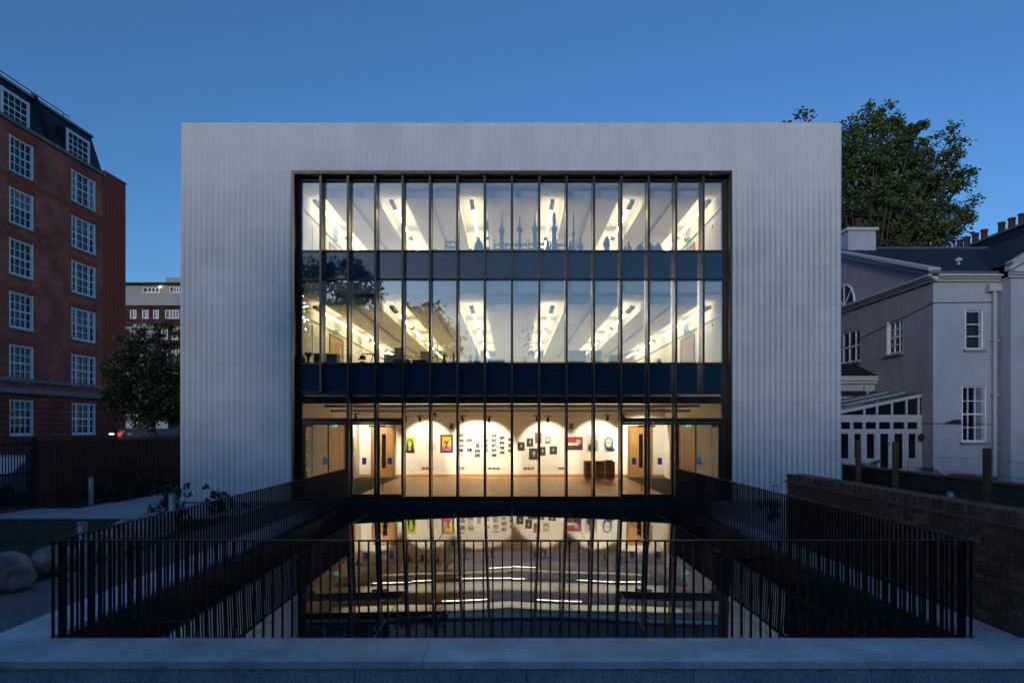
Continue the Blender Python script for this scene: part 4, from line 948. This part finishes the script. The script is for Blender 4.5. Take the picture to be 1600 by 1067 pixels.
# ================================================================ VEHICLES
M['tyre'] = mat('tyre', (.012, .012, .012), rough=.85); M['rim'] = mat('alloy', (.35, .36, .38), rough=.35, metal=.8)
M['headlamp'] = mat('headlamp_lens', (.5, .52, .55), rough=.1); M['tail_on'] = emit('tail_light_on', (1, .03, .03), 1.0); M['tail_off'] = mat('tail_light_off', (.25, .01, .01), rough=.2); M['head_on'] = emit('head_light_on', (1, .95, .85), .9)
def car(loc, rz, col, prof, glassprof, width, label, cat, tail=None, head=None, tz=.75, hz=.65, wheel=.32, axles=(.85, 3.3)):
    """profile in (length, height), front at x=0; local x forward is negative"""
    ca, sa = math.cos(rz), math.sin(rz); L0 = Vector(loc)
    xf = lambda a, b, c: L0 + Vector((a * ca - b * sa, a * sa + b * ca, c))
    name = 'van' if cat == 'van' else 'car'
    t = thing(name, label, cat, loc); pm = mat('car_paint_' + label[:8], col, rough=.3, spec=.6); h = width / 2
    b = MB(xf); n_ = len(prof); rings = [(-h, .93), (-h * .93, 1), (h * .93, 1), (h, .93)]; cz_ = sum(p[1] for p in prof) / n_; cl = sum(p[0] for p in prof) / n_; vs = []
    for y, s in rings: vs += [(cl + (p[0] - cl) * (1 - (1 - s) * .15), y, cz_ + (p[1] - cz_) * s) for p in prof]
    fs = [tuple(range(n_)), tuple(range(3 * n_, 4 * n_))[::-1]] + [(r * n_ + i, (r + 1) * n_ + i, (r + 1) * n_ + (i + 1) % n_, r * n_ + (i + 1) % n_) for r in range(3) for i in range(n_)]
    b.add(vs, fs); b.build('body', pm, t)
    for gq in glassprof:
        for s in (-1, 1): MB(xf).add([(q[0], s * (h + .004) * .985, q[1]) for q in gq], [tuple(range(len(gq)))]).build('side_window', M['dark_glass'], t)
    for ax in axles:
        for s in (-1, 1):
            y0 = s * (h - .2); y1 = s * (h + .01); nn = 20
            def ring(r, y): return [(ax + r * math.cos(2 * math.pi * i / nn), y, wheel + r * math.sin(2 * math.pi * i / nn)) for i in range(nn)]
            wv = ring(wheel, y0) + ring(wheel, y1); wl = MB(xf); wl.add(wv, [tuple(range(nn)), tuple(range(nn, 2 * nn))] + [(i, (i + 1) % nn, nn + (i + 1) % nn, nn + i) for i in range(nn)]); wo = wl.build('wheel', M['tyre'], t)
            MB(xf).add(ring(wheel * .66, y1 + s * .012), [tuple(range(nn))]).build('rim', M['rim'], wo)
    Lh = max(p[0] for p in prof)
    for s in (-1, 1):
        MB(xf).box(-.03, .12, min(s * h * .6, s * h * .85), max(s * h * .6, s * h * .85), hz, hz + .12).build('headlight', head if (head and s > 0) else M['headlamp'], t)
        MB(xf).box(Lh - .1, Lh + .03, min(s * h * .6, s * h * .95), max(s * h * .6, s * h * .95), tz, tz + .2).build('tail_light', tail or M['tail_off'], t)
    MB(xf).box(Lh, Lh + .03, -.26, .26, tz - .25, tz - .14).build('number_plate', M['paper'], t)
hatch = [(0, .35), (.02, .7), (.25, .85), (1.05, .98), (1.75, 1.42), (2.6, 1.48), (3.5, 1.40), (4.05, .98), (4.12, .55), (4.05, .3), (.1, .25)]
hg = [[(1.2, .98), (1.82, 1.36), (2.55, 1.41), (2.55, .98)], [(2.62, .98), (2.62, 1.41), (3.35, 1.34), (3.75, .98)]]
vanp = [(0, .4), (.0, .95), (.5, 1.15), (1.15, 2.1), (1.6, 2.34), (5.1, 2.36), (5.25, 2.2), (5.3, .45), (.15, .35)]
vg_ = [[(.85, 1.3), (1.3, 2.0), (1.95, 2.05), (1.95, 1.3)]]
car((-16.6, 20.4, 0), R(90), (.42, .45, .50), hatch, hg, 1.75, 'pale hatchback parked behind the metal gate', 'car')
car(((216 - 800) / F * 44 - .5, 49.2, 0), R(-88), (.08, .08, .09), vanp, vg_, 1.95, 'dark van with glowing red rear lights under the street tree', 'van', tail=M['tail_on'], tz=1.86)
car(((188 - 800) / F * 42, 42, 0), R(75), (.10, .11, .13), vanp, vg_, 1.95, 'grey van with one white headlight beside the brick block', 'van', head=M['head_on'], hz=1.95)
# ================================================================ RED BRICK BLOCK (left)
M['redbrick'] = brick_mat('red_brown_brick', (.80, .17, .10), (.44, .10, .07), (.36, .18, .13), axis='y')
M['redbrick_hot'] = mat('bright_red_brick', (.50, .10, .055), rough=.85, spec=.1, var=.22, scale=5, coord='World', stretch=(1, 3, .4))
M['rust'] = brick_mat('rusticated_brick', (.40, .09, .065), (.30, .075, .055), (.07, .035, .03), axis='y', bw=.9, bh=.36, msize=.03)
M['slate'] = mat('slate', (.022, .025, .032), rough=.7, spec=.25, var=.3, scale=2.5, stretch=(1, 4, 8), coord='World', bump=.3, bscale=8)
M['whitep'] = mat('white_window_paint', (.9, .9, .9), rough=.5, var=.05, scale=3)
M['stone_band'] = mat('weathered_stone', (.27, .25, .24), rough=.9, var=.2, scale=2, coord='World')
M['blind'] = mat('net_curtain', (.20, .22, .25), rough=.8, var=.2, scale=4, objvar=.3)
WM = {'frame': M['whitep'], 'glass': M['pane_flat'], 'blind': M['blind'], 'sill': M['stone_band']}
U, Nn = (.032, 1, 0), (1, -.032, 0); xf = frame_xf((-29.4, 41.0, 0), U, Nn)
bb = thing('brick_block', 'tall red brick apartment block with slate mansard at the left edge', 'building', (-29.4, 45, 0))
zc = [3.0, 6.25, 9.36, 12.5, 15.5, 18.55]; colw = [(-.07, 1.95, 4, 0), (5.6, 2.5, 4, .42)]
rects = [(c - w_ / 2, c + w_ / 2, z - 1.08, z + 1.08) for c, w_, _, _ in colw for z in zc]
wl = MB(xf); wall_open(wl, -9, 7.7, 4.75, 20.3, [r for r in rects if r[2] > 4.7], .16); wl.build('brick_wall', M['redbrick'], bb)
wl = MB(xf); wall_open(wl, -9, 10.3, -.2, 4.45, [r for r in rects if r[2] < 4], .16, 0.03); wl.build('ground_storey', M['rust'], bb)
wl = MB(xf); wl.box(-9, 10.25, -12, -.25, -.2, 20.25); wl.build('core', M['void'], bb)
wl = MB(xf); wl.box(7.7, 10.3, -3, .04, 4.75, 20.62); 
for a in np.arange(7.95, 10.2, .45): wl.box(a, a + .2, .04, .07, 4.75, 20.3)
wl.build('end_pier', M['redbrick_hot'], bb)
bn = MB(xf); bn.box(-9, 10.34, -.1, .12, 5.15, 5.35); bn.build('string_course', M['stone_band'], bb)
bn = MB(xf); bn.box(-9, 10.36, -.1, .16, 4.45, 4.75); bn.build('string_course', M['stone_band'], bb)
bn = MB(xf); bn.box(-9, 7.75, -.5, .16, 20.3, 20.5); bn.box(7.75, 10.36, -3.1, .1, 20.62, 20.75); bn.build('gutter_cornice', M['stone_band'], bb)
for c, w_, n_, sd in colw:
    for i, z in enumerate(zc):
        cu = [[(0, 1, .62)], [(0, .3, 0), (.78, 1, 0)], None, None, [(0, 1, .5)], None][(i + (2 if sd else 0)) % 6]
        sash(bb, xf, (c - w_ / 2, c + w_ / 2, z - 1.08, z + 1.08), .16, n_, 4, .13, WM, sill=.08, bar=.05, sides=sd, curtain=cu)
        if z > 4:
            MB(xf).box(c - w_ / 2 - .18, c + w_ / 2 + .18, -.12, .012, z + 1.085, z + 1.42).build('flat_arch', M['redbrick_hot'], bb)
MB(xf).box(-9, 7.7, -.1, .02, 17.0, 17.3).build('brick_band', M['redbrick_hot'], bb)
rf = MB(xf); rf.add([(-9, -.3, 20.5), (8.2, -.3, 20.5), (8.6, -1.5, 23.5), (-9, -1.5, 23.5), (8.6, -12, 23.5), (-9, -12, 23.5), (8.2, -12, 20.5)], [(0, 1, 2, 3), (3, 2, 4, 5), (1, 6, 4, 2)])
roof = rf.build('mansard_roof', M['slate'], bb)
MB(xf).box(-9, 8.7, -1.6, -1.35, 23.46, 23.62).build('ridge_lead', M['stone_band'], roof)
MB(xf).tube([(-9, -1.7, 24.05), (6.6, -1.7, 24.05)], .03, 6).build('roof_rail', M['rail'], roof)
for a in (-6, -3, 0, 3, 6): MB(xf).tube([(a, -1.7, 23.5), (a, -1.7, 24.05)], .025, 6).build('rail_post', M['rail'], roof)
for a in (2.75, 3.0): MB(xf).tube([(a, -1.4, 23.8), (a, -.2, 20.5)], .06, 6).build('vent_pipe', M['void'], roof)
for c, w_ in ((-.07, 2.2), (5.6, 2.3)):
    d = MB(xf); d.box(c - w_ / 2 - .12, c + w_ / 2 + .12, -1.9, -.44, 20.52, 22.42); dm = d.build('dormer', M['slate'], bb)
    sash(dm, xf, (c - w_ / 2 - .02, c + w_ / 2 + .02, 20.5, 22.36), .14, 4, 4, .17, WM, bar=.045, b=-.34, curtain=[(0, 1, .6)], name='dormer_window')

# ================================================================ FAR BLOCK between
M['farbrick'] = brick_mat('far_red_brick', (.14, .045, .032), (.10, .036, .028), (.09, .06, .05), axis='x')
M['cream'] = mat('cream_render', (.42, .41, .39), rough=.8, var=.06, scale=1, coord='World')
M['glow'] = emit('warm_lamp', (1, .62, .25), 4); M['litwin'] = emit('lit_shop_window', (1, .42, .15), 1.2)
FB = 85.0; fxp = lambda p: (p - 800) / F * FB; fzp = lambda p: CZ - (p - 668) / F * FB
fb = thing('distant_block', 'distant brick and cream apartment block between the brick block and the stone building', 'building', (-45, FB, 0)); xf2 = frame_xf((0, FB, 0), (1, 0, 0), (0, -1, 0))
ru = [(fxp(224), fxp(251), fzp(458), fzp(449)), (fxp(266), fxp(286), fzp(458), fzp(448))]
rb = [(fxp(a), fxp(b_), fzp(498), fzp(484)) for a, b_ in ((186, 194), (203, 213), (222, 232), (239, 248), (258, 280))] + [(fxp(a), fxp(b_), fzp(531), fzp(514)) for a, b_ in ((203, 212), (252, 262), (268, 278))] + [(fxp(a), fxp(b_), fzp(565), fzp(546)) for a, b_ in ((190, 200), (208, 218), (228, 240), (250, 262), (268, 280))]
rb += [(fxp(a), fxp(b_), fzp(600), fzp(582)) for a, b_ in ((190, 200), (208, 218), (228, 240), (250, 262), (268, 280))]
w1 = MB(xf2); wall_open(w1, fxp(150), fxp(330), fzp(475), fzp(446), ru, .2, .25); w1.build('cream_storey', M['cream'], fb)
w1 = MB(xf2); wall_open(w1, fxp(150), fxp(330), 0, fzp(476), rb, .2, 0); w1.build('brick_wall', M['farbrick'], fb)
w1 = MB(xf2); w1.box(fxp(150), fxp(330), -10, -.3, 0, fzp(447)); w1.build('core', M['void'], fb)
w1 = MB(xf2); w1.box(fxp(150), fxp(330), .0, .42, fzp(478), fzp(474)); w1.box(fxp(150), fxp(330), -.1, .15, fzp(514), fzp(511)); w1.build('string_course', M['cream'], fb)
MB(xf2).box(fxp(149), fxp(331), -9, .9, fzp(446), fzp(443.5)).build('roof_edge', M['slate'], fb)
w1 = MB(xf2); w1.box(fxp(228), fxp(272), -7, -2, fzp(446), fzp(439)); w1.box(fxp(253), fxp(300), -7, -1, fzp(446), fzp(431)); w1.build('penthouse', M['cream'], fb)
MB(xf2).box(fxp(215), fxp(247), 0, 1.0, 0, fzp(508)).build('stone_bay', M['cream'], fb)
for r in ru: sash(fb, xf2, r, .2, 4, 1, .14, WM, b=.25, bar=.16)
for r in rb: sash(fb, xf2, r, .2, 4 if r[1] - r[0] > 1.5 else 2, 1, .12, WM, b=0, bar=.14, curtain=[(0, 1, 0)])
t = thing('wall_lamp', 'small warm lamp glowing on the distant cream storey', 'lamp', (fxp(254), FB - .6, fzp(450)))
MB().lathe([(.05, -.06), (.15, 0), (.15, .14), (.06, .2)], (fxp(254), FB - .62, fzp(451)), 10).build('globe', M['glow'], t); MB().box(fxp(254) - .05, fxp(254) + .05, FB - .62, FB - .25, fzp(451) - .16, fzp(451) - .1).build('arm', M['rail'], t)
t = thing('shop_front', 'orange-lit shop windows glimpsed beneath the street tree', 'shop', (fxp(225), FB - 1.3, 0))
sf = MB(xf2); sf.box(fxp(205), fxp(270), .99, 1.2, 0, fzp(648)); sf.build('fascia', M['cream'], t)
for a, b_, c, d in ((222, 229, 663, 650), (236, 240, 662, 655), (231, 234, 668, 662)): MB(xf2).box(fxp(a), fxp(b_), 1.2, 1.24, fzp(c), fzp(d)).build('lit_pane', M['litwin'], t)

# ================================================================ WHITE VILLA (right)
M['render'] = mat('white_render', (.47, .49, .52), rough=.85, var=.06, scale=.8, coord='World', stain=.16, sscale=.9, sstretch=(1, 1, .3))
M['render_side'] = mat('shaded_white_render', (.43, .38, .385), rough=.85, var=.05, scale=.8, coord='World', stain=.15, sscale=.9, sstretch=(1, 1, .3))  # the villa's white render, with the side wall's shade put into its colour
M['trimw'] = mat('painted_cornice', (.52, .52, .52), rough=.7, var=.06, scale=2, coord='World')
M['lead'] = mat('lead_sheet', (.10, .13, .16), rough=.5, var=.2, scale=2, coord='World')
VX, VY = 15.73, 25.5
V = thing('white_villa', 'white rendered villa with slate roof and pediment on the right', 'house', (18, VY, 0))
xs_ = frame_xf((VX, VY, 0), (0, 1, 0), (-1, 0, 0)); xfv = frame_xf((VX, VY, 0), (1, 0, 0), (0, -1, 0))
side = [(27.45 - VY, 28.7 - VY, 5.42, 6.82), (30.8 - VY, 33.3 - VY, 5.42, 6.92)]
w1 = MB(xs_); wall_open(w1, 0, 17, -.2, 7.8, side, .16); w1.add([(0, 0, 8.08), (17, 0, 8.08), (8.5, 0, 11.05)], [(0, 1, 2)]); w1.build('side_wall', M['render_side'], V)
front = [(16.92 - VX, 17.60 - VX, 5.32, 6.78), (16.80 - VX, 17.72 - VX, 1.86, 3.95)]
w1 = MB(xfv); wall_open(w1, 0, 2.45, -.2, 7.8, front, .2); w1.build('front_wall', M['render'], V)
bx = 18.12 - VX
w1 = MB(xfv); w1.box(bx, 9.5, -3, .7, -.2, 7.9); w1.add([(bx, .7, 8.1), (9.5, .7, 8.1), (5.9, .7, 10.1)], [(0, 1, 2)]); w1.build('bay', M['render'], V)
w1 = MB(); w1.box(VX + .35, VX + 14, VY + .35, VY + 16.6, -.2, 7.75); w1.build('core', M['void'], V)
for r, c_, n_ in ((side[0], 3, 4), (side[1], 4, 2)): sash(V, xs_, r, .16, c_, n_, .07, WM, sill=.14, bar=.04, curtain=[(0, 1, .5)] if n_ == 4 else None)
sash(V, xfv, front[0], .2, 1, 3, .05, WM, sill=.08, bar=.03); sash(V, xfv, front[1], .2, 3, 4, .05, WM, sill=.08, bar=.028, curtain=[(.62, 1, 0)])
# half-round window in the tympanum
hw = MB(xs_); a0, zb, rr = 6.75, 8.12, 1.0
poly = [(a0 + rr * math.cos(q), rr * math.sin(q)) for q in np.linspace(0, math.pi, 15)]
hw.add([(p[0], .02, zb + p[1]) for p in poly], [tuple(range(15))]); ho = hw.build('lunette_window', M['dark_glass'], V)
hb = MB(xs_); hb.tube([(p[0], .05, zb + p[1]) for p in poly], .05, 6)
for q in (.25, .5, .75): hb.tube([(a0, .05, zb), (a0 + rr * math.cos(q * math.pi), .05, zb + rr * math.sin(q * math.pi))], .025, 5)
hb.build('glazing_bars', M['whitep'], ho)
# cornices (stepped mouldings)
def cornice(xf_, a0, a1, z, out, nm='cornice'):
    c = MB(xf_); c.box(a0, a1, 0, out * .35, z - .20, z - .12); c.box(a0, a1, 0, out * .65, z - .12, z - .05); c.box(a0, a1, 0, out, z - .05, z + .03); c.build(nm, M['trimw'], V)
cornice(xs_, -.30, 17, 8.04, .36); cornice(xfv, 0.0, bx, 8.04, .36)
cornice(frame_xf((VX, VY - .7, 0), (1, 0, 0), (0, -1, 0)), bx - .1, 9.6, 8.04, .33)
MB(xfv).box(.01, 2.45, -.2, .01, 7.8, 7.76 + .1).build('frieze', M['render'], V)
def raking(xf_, p, q, th, d):
    c = MB(xf_); (a, z), (b_, y) = p, q
    c.add([(a, -.1, z), (b_, -.1, y), (b_, -.1, y + th), (a, -.1, z + th), (a, d, z), (b_, d, y), (b_, d, y + th), (a, d, z + th)], [(0, 1, 2, 3), (7, 6, 5, 4), (0, 4, 5, 1), (1, 5, 6, 2), (2, 6, 7, 3), (3, 7, 4, 0)]); c.build('raking_cornice', M['trimw'], V)
raking(xs_, (-.3, 8.0), (8.5, 11.02), .22, .22); raking(xs_, (-.3, 8.19), (8.5, 11.21), .12, .36); raking(xs_, (8.5, 11.02), (17.3, 8.0), .22, .22)
xb_ = frame_xf((VX, VY - .7, 0), (1, 0, 0), (0, -1, 0))
raking(xb_, (bx - .15, 8.08), (5.9, 10.25), .2, .2); raking(xb_, (bx - .15, 8.26), (5.9, 10.43), .12, .32); raking(xb_, (5.9, 10.25), (9.6, 8.08), .2, .2)
# roofs
rf = MB(); X0, X1 = VX - .4, VX + 16
rf.add([(X0, VY - .35, 8.12), (X1, VY - .35, 8.12), (X1, VY + 8.5, 11.3), (X0, VY + 8.5, 11.3), (X0, VY + 17.3, 8.12), (X1, VY + 17.3, 8.12)], [(0, 1, 2, 3), (3, 2, 5, 4)]); ro = rf.build('slate_roof', M['slate'], V)
MB().tube([(X0, VY + 8.5, 11.3), (X1, VY + 8.5, 11.3)], .09, 6).build('ridge', M['lead'], ro)
rf = MB(); ax_ = VX + 5.9; rf.add([(VX + bx - .2, VY - 1.05, 8.3), (ax_, VY - 1.05, 10.56), (ax_, VY + 8, 10.56), (VX + bx - .2, VY + 8, 8.3), (VX + 9.7, VY - 1.05, 8.3), (VX + 9.7, VY + 8, 8.3)], [(0, 1, 2, 3), (1, 4, 5, 2)]); rf.build('bay_roof', M['slate'], V)
MB().box(VX - .38, VX + 2.2, VY - .36, VY - .2, 8.085, 8.16).build('lead_gutter', M['lead'], V)
MB().lathe([(.05, 0), (.05, .12), (.13, .14), (.13, .24), (.04, .3)], (VX + 2.0, VY + 1.6, 8.85), 10).build('roof_vent', M['trimw'], V)
# chimneys
ch = MB(); ch.box(16.4, 17.75, 33.3, 34.6, 10.6, 12.0); c1 = ch.build('chimney', M['render'], V); MB().box(16.3, 17.85, 33.2, 34.7, 12.002, 12.14).build('chimney_cap', M['trimw'], c1)
M['terra'] = mat('terracotta', (.085, .028, .024), rough=.8, var=.2, scale=6)
pot = MB().lathe([(.17, 0), (.15, .08), (.14, .5), (.17, .54), (.17, .62), (.12, .62)], (0, 0, 0), 10).mesh('chimney_pot', M['terra'], False)
place('chimney_pot', pot, c1, (17.2, 33.9, 12.14))
ch = MB(); ch.box(25.2, 26.2, 33.5, 42, 8, 12.35); c2 = ch.build('chimney', M['slate'], V); MB().box(25.1, 26.3, 33.4, 42.1, 12.352, 12.48).build('chimney_cap', M['lead'], c2)
for px in (1500, 1511, 1524, 1538, 1565, 1581, 1597):
    Y = 25.7 * F / (px - 800); place('chimney_pot', pot, c2, (25.7, Y, 12.48)).scale = (1.1, 1.1, 1.1)
# downpipe and hopper
px_ = VX + 2.22
d = MB(); d.tube([(px_, VY - .12, 7.55), (px_, VY - .12, 0)], .075, 10); dp = d.build('downpipe', M['trimw'], V)
MB().box(px_ - .28, px_ + .2, VY - .26, VY - .01, 7.45, 7.72).build('hopper', M['trimw'], dp)
for zz in (1.6, 3.6, 5.6): MB().box(px_ - .1, px_ + .1, VY - .22, VY - .005, zz, zz + .06).build('pipe_bracket', M['trimw'], dp)
# cables on the walls
cb_ = MB(); cb_.tube([(VX - .03, VY + 7, 6.2), (VX - .03, VY, 7.05), (VX, VY - .03, 7.05), (VX + 2.3, VY - .03, 7.08)], .012, 5); cb_.tube([(VX - .03, VY + .9, 2.55), (VX - .02, VY - .02, 2.55), (VX + 2.3, VY - .03, 2.52)], .010, 5); cb_.build('cable', M['void'], V)
# wall lights
def wall_light(x, y, z, label):
    t = thing('wall_light', label, 'wall light', (x, y, z), 'lights on the villa wall')
    MB().box(x + .12, x + .26, y - .05, y, z - .06, z + .08).build('base', M['black'], t); MB().tube([(x + .15, y - .06, z), (x - .1, y - .18, z + .02)], .02, 6).build('arm', M['black'], t); MB().prism([(x - .34, z - .02), (x - .02, z + .08), (x + .16, z + .02), (x + .1, z - .06)], 'y', y - .26, y - .1).build('lamp_head', M['black'], t)
wall_light(VX + .75, VY, 2.62, 'black floodlight left of the villa ground floor window')
t = thing('warning_sign', 'small dark triangular sign on the villa bay', 'sign', (VX + 3.55, VY - .7, 1.7)); MB().prism([(VX + 3.4, 1.75), (VX + 3.8, 1.75), (VX + 3.6, 2.1)], 'y', VY - .74, VY - .705).build('plate', M['black'], t)
o = MB().lathe([(.05, 0), (.09, .08), (.09, .22), (.03, .28)], (VX - .16, VY + .45, 1.9), 10).build('wall_lantern', M['black']); tag(o, 'small black lantern on the villa side wall by the conservatory', 'lantern')
# single-storey wing
w1 = MB(); w1.box(13.1, VX - .005, 29.6, 33.5, -.2, 4.3); wg = w1.build('wing', M['render'], V)
w1 = MB(); w1.box(12.95, VX - .005, 29.42, 33.5, 4.3, 4.42); w1.box(12.85, VX - .005, 29.32, 33.5, 4.42, 4.62); w1.build('wing_cornice', M['trimw'], V)
w1 = MB(); w1.add([(12.85, 29.32, 4.63), (VX, 29.32, 4.63), (VX, 31.3, 5.3), (14.2, 31.3, 5.3), (12.85, 33.5, 4.63)], [(0, 1, 2, 3), (0, 3, 4)]); w1.build('wing_roof', M['slate'], V)
w1 = MB(); w1.tube([(15.35, 29.5, 4.0), (15.35, 29.5, 2.5)], .07, 8); w1.box(15.2, 15.5, 29.4, 29.59, 3.95, 4.2); w1.build('wing_downpipe', M['trimw'], V)
# conservatory
CY = 26.2; cxp = lambda p: (1300 + p / 6.67 - 800) / F * CY; czp = lambda p: CZ - (600 + p / 6.67 - 668) / F * CY
M['consw'] = mat('conservatory_paint', (.50, .52, .54), rough=.5, var=.05, scale=3)
cv = thing('conservatory', 'white-framed lean-to conservatory against the villa side wall', 'conservatory', (14.2, CY, .7))
xl, xr = 12.35, VX - .01
cf = MB(); cf.box(xl, xr, CY, CY + .1, czp(365), czp(320)); cf.box(xl, xr, CY + .01, CY + .09, czp(395), czp(365)); cf.box(xl, xr, CY, CY + .1, czp(500), czp(468))
zlo = .72
for p in (205, 335, 475, 622, 770, 905): cf.box(cxp(p) - .055, cxp(p) + .055 if p < 900 else xr, CY - .012, CY + .11, zlo, czp(395))
cf.box(cxp(60) - .055, cxp(60) + .055, CY - .012, CY + .11, zlo, czp(395)); cf.box(xl, xl + .12, CY - .012, CY + .11, zlo, czp(365))
cf.build('frame', M['consw'], cv)
zr0, zr1 = czp(318), czp(105)
rk = MB(); rk.add([(xl, CY - .03, zr0 - .02), (xr, CY - .03, zr1 - .1), (xr, CY - .03, zr1 + .02), (xl, CY - .03, zr0 + .12), (xl, CY + .09, zr0 - .02), (xr, CY + .09, zr1 - .1), (xr, CY + .09, zr1 + .02), (xl, CY + .09, zr0 + .12)], [(0, 1, 2, 3), (7, 6, 5, 4), (0, 4, 5, 1), (1, 5, 6, 2), (2, 6, 7, 3), (3, 7, 4, 0)])
for p in (340, 472, 628, 780, 905): q = cxp(p); rk.box(q - .035, q + .035, CY, CY + .08, czp(318), zr0 + (zr1 - zr0) * (q - xl) / (xr - xl))
rk.build('gable_frame', M['consw'], cv)
MB().add([(xl + .1, CY + .05, zr0), (xr, CY + .05, zr0), (xr, CY + .05, zr1 - .02)], [(0, 1, 2)]).build('gable_pane', M['dark_glass'], cv)
for k_, (a, b_) in enumerate(((60, 205), (205, 335), (335, 475), (475, 622), (622, 770), (770, 905))):
    xa, xb = cxp(a) + .055, cxp(b_) - .055; MB().box(xa, xb, CY + .04, CY + .06, czp(468), czp(395)).build('fanlight', M['dark_glass'], cv)
    door = k_ in (3, 4); z0 = zlo if door else czp(790)
    fr_ = MB(); st_ = .06
    fr_.box(xa, xa + st_, CY + .02, CY + .08, z0, czp(500)); fr_.box(xb - st_, xb, CY + .02, CY + .08, z0, czp(500)); fr_.box(xa + st_, xb - st_, CY + .02, CY + .08, z0, z0 + (.1 if door else .06)); fr_.box(xa + st_, xb - st_, CY + .02, CY + .08, czp(500) - .06, czp(500))
    ob = fr_.build('glazed_door' if door else 'casement', M['consw'], cv); MB().box(xa + st_, xb - st_, CY + .045, CY + .055, z0 + .06, czp(500) - .06).build('pane', M['dark_glass'], ob)
    if door: MB().tube([((xb - .04 if k_ == 3 else xa + .04), CY - .01, 1.7), ((xb - .04 if k_ == 3 else xa + .04), CY - .01, 1.85)], .015, 6).build('handle', M['black'], ob)
lw = MB(); lw.box(xl, cxp(475) - .1, CY + .005, CY + .12, -.1, czp(792)); lw.box(cxp(770) + .1, xr, CY + .005, CY + .12, -.1, czp(792)); lw.build('dwarf_wall', M['render'], cv)
rfp = MB(); rfp.add([(xl - .1, CY - .06, zr0 + .13), (xr, CY - .06, zr1 + .04), (xr, CY + 3.3, zr1 + .25), (xl - .1, CY + 3.3, zr0 + .34)], [(0, 1, 2, 3)]); rfp.build('glass_roof_pane', M['dark_glass'], cv)
for i in range(5):
    q = CY + .5 + i * .6; rb_ = MB(); rb_.tube([(xl, q, zr0 + .17 + i * .04), (xr, q, zr1 + .08 + i * .04)], .03, 5); rb_.build('rafter', M['consw'] if i % 2 else M['lead'], cv)
MB().box(xl - .12, xr, CY + 3.25, CY + 3.4, zr1 + .1, zr1 + .3).build('ridge_flashing', M['slate'], cv)
MB().box(xl, xr, CY + .3, CY + 3.2, -.1, .7).build('floor', M['void'], cv)
t = thing('step_railing', 'short black railing on the steps below the conservatory doors', 'railing', (15.5, CY - .7, .3))
for i in range(13): x = cxp(785) + i * .075; zt_ = .88 - max(0, i - 7) * .05; MB().box(x - .01, x + .01, CY - .72, CY - .70, .0, zt_).build('bar', M['rail'], t)
MB().tube([(cxp(785), CY - .71, .89), (cxp(785) + .53, CY - .71, .89), (cxp(785) + .95, CY - .71, .62)], .015, 6).build('handrail', M['rail'], t)
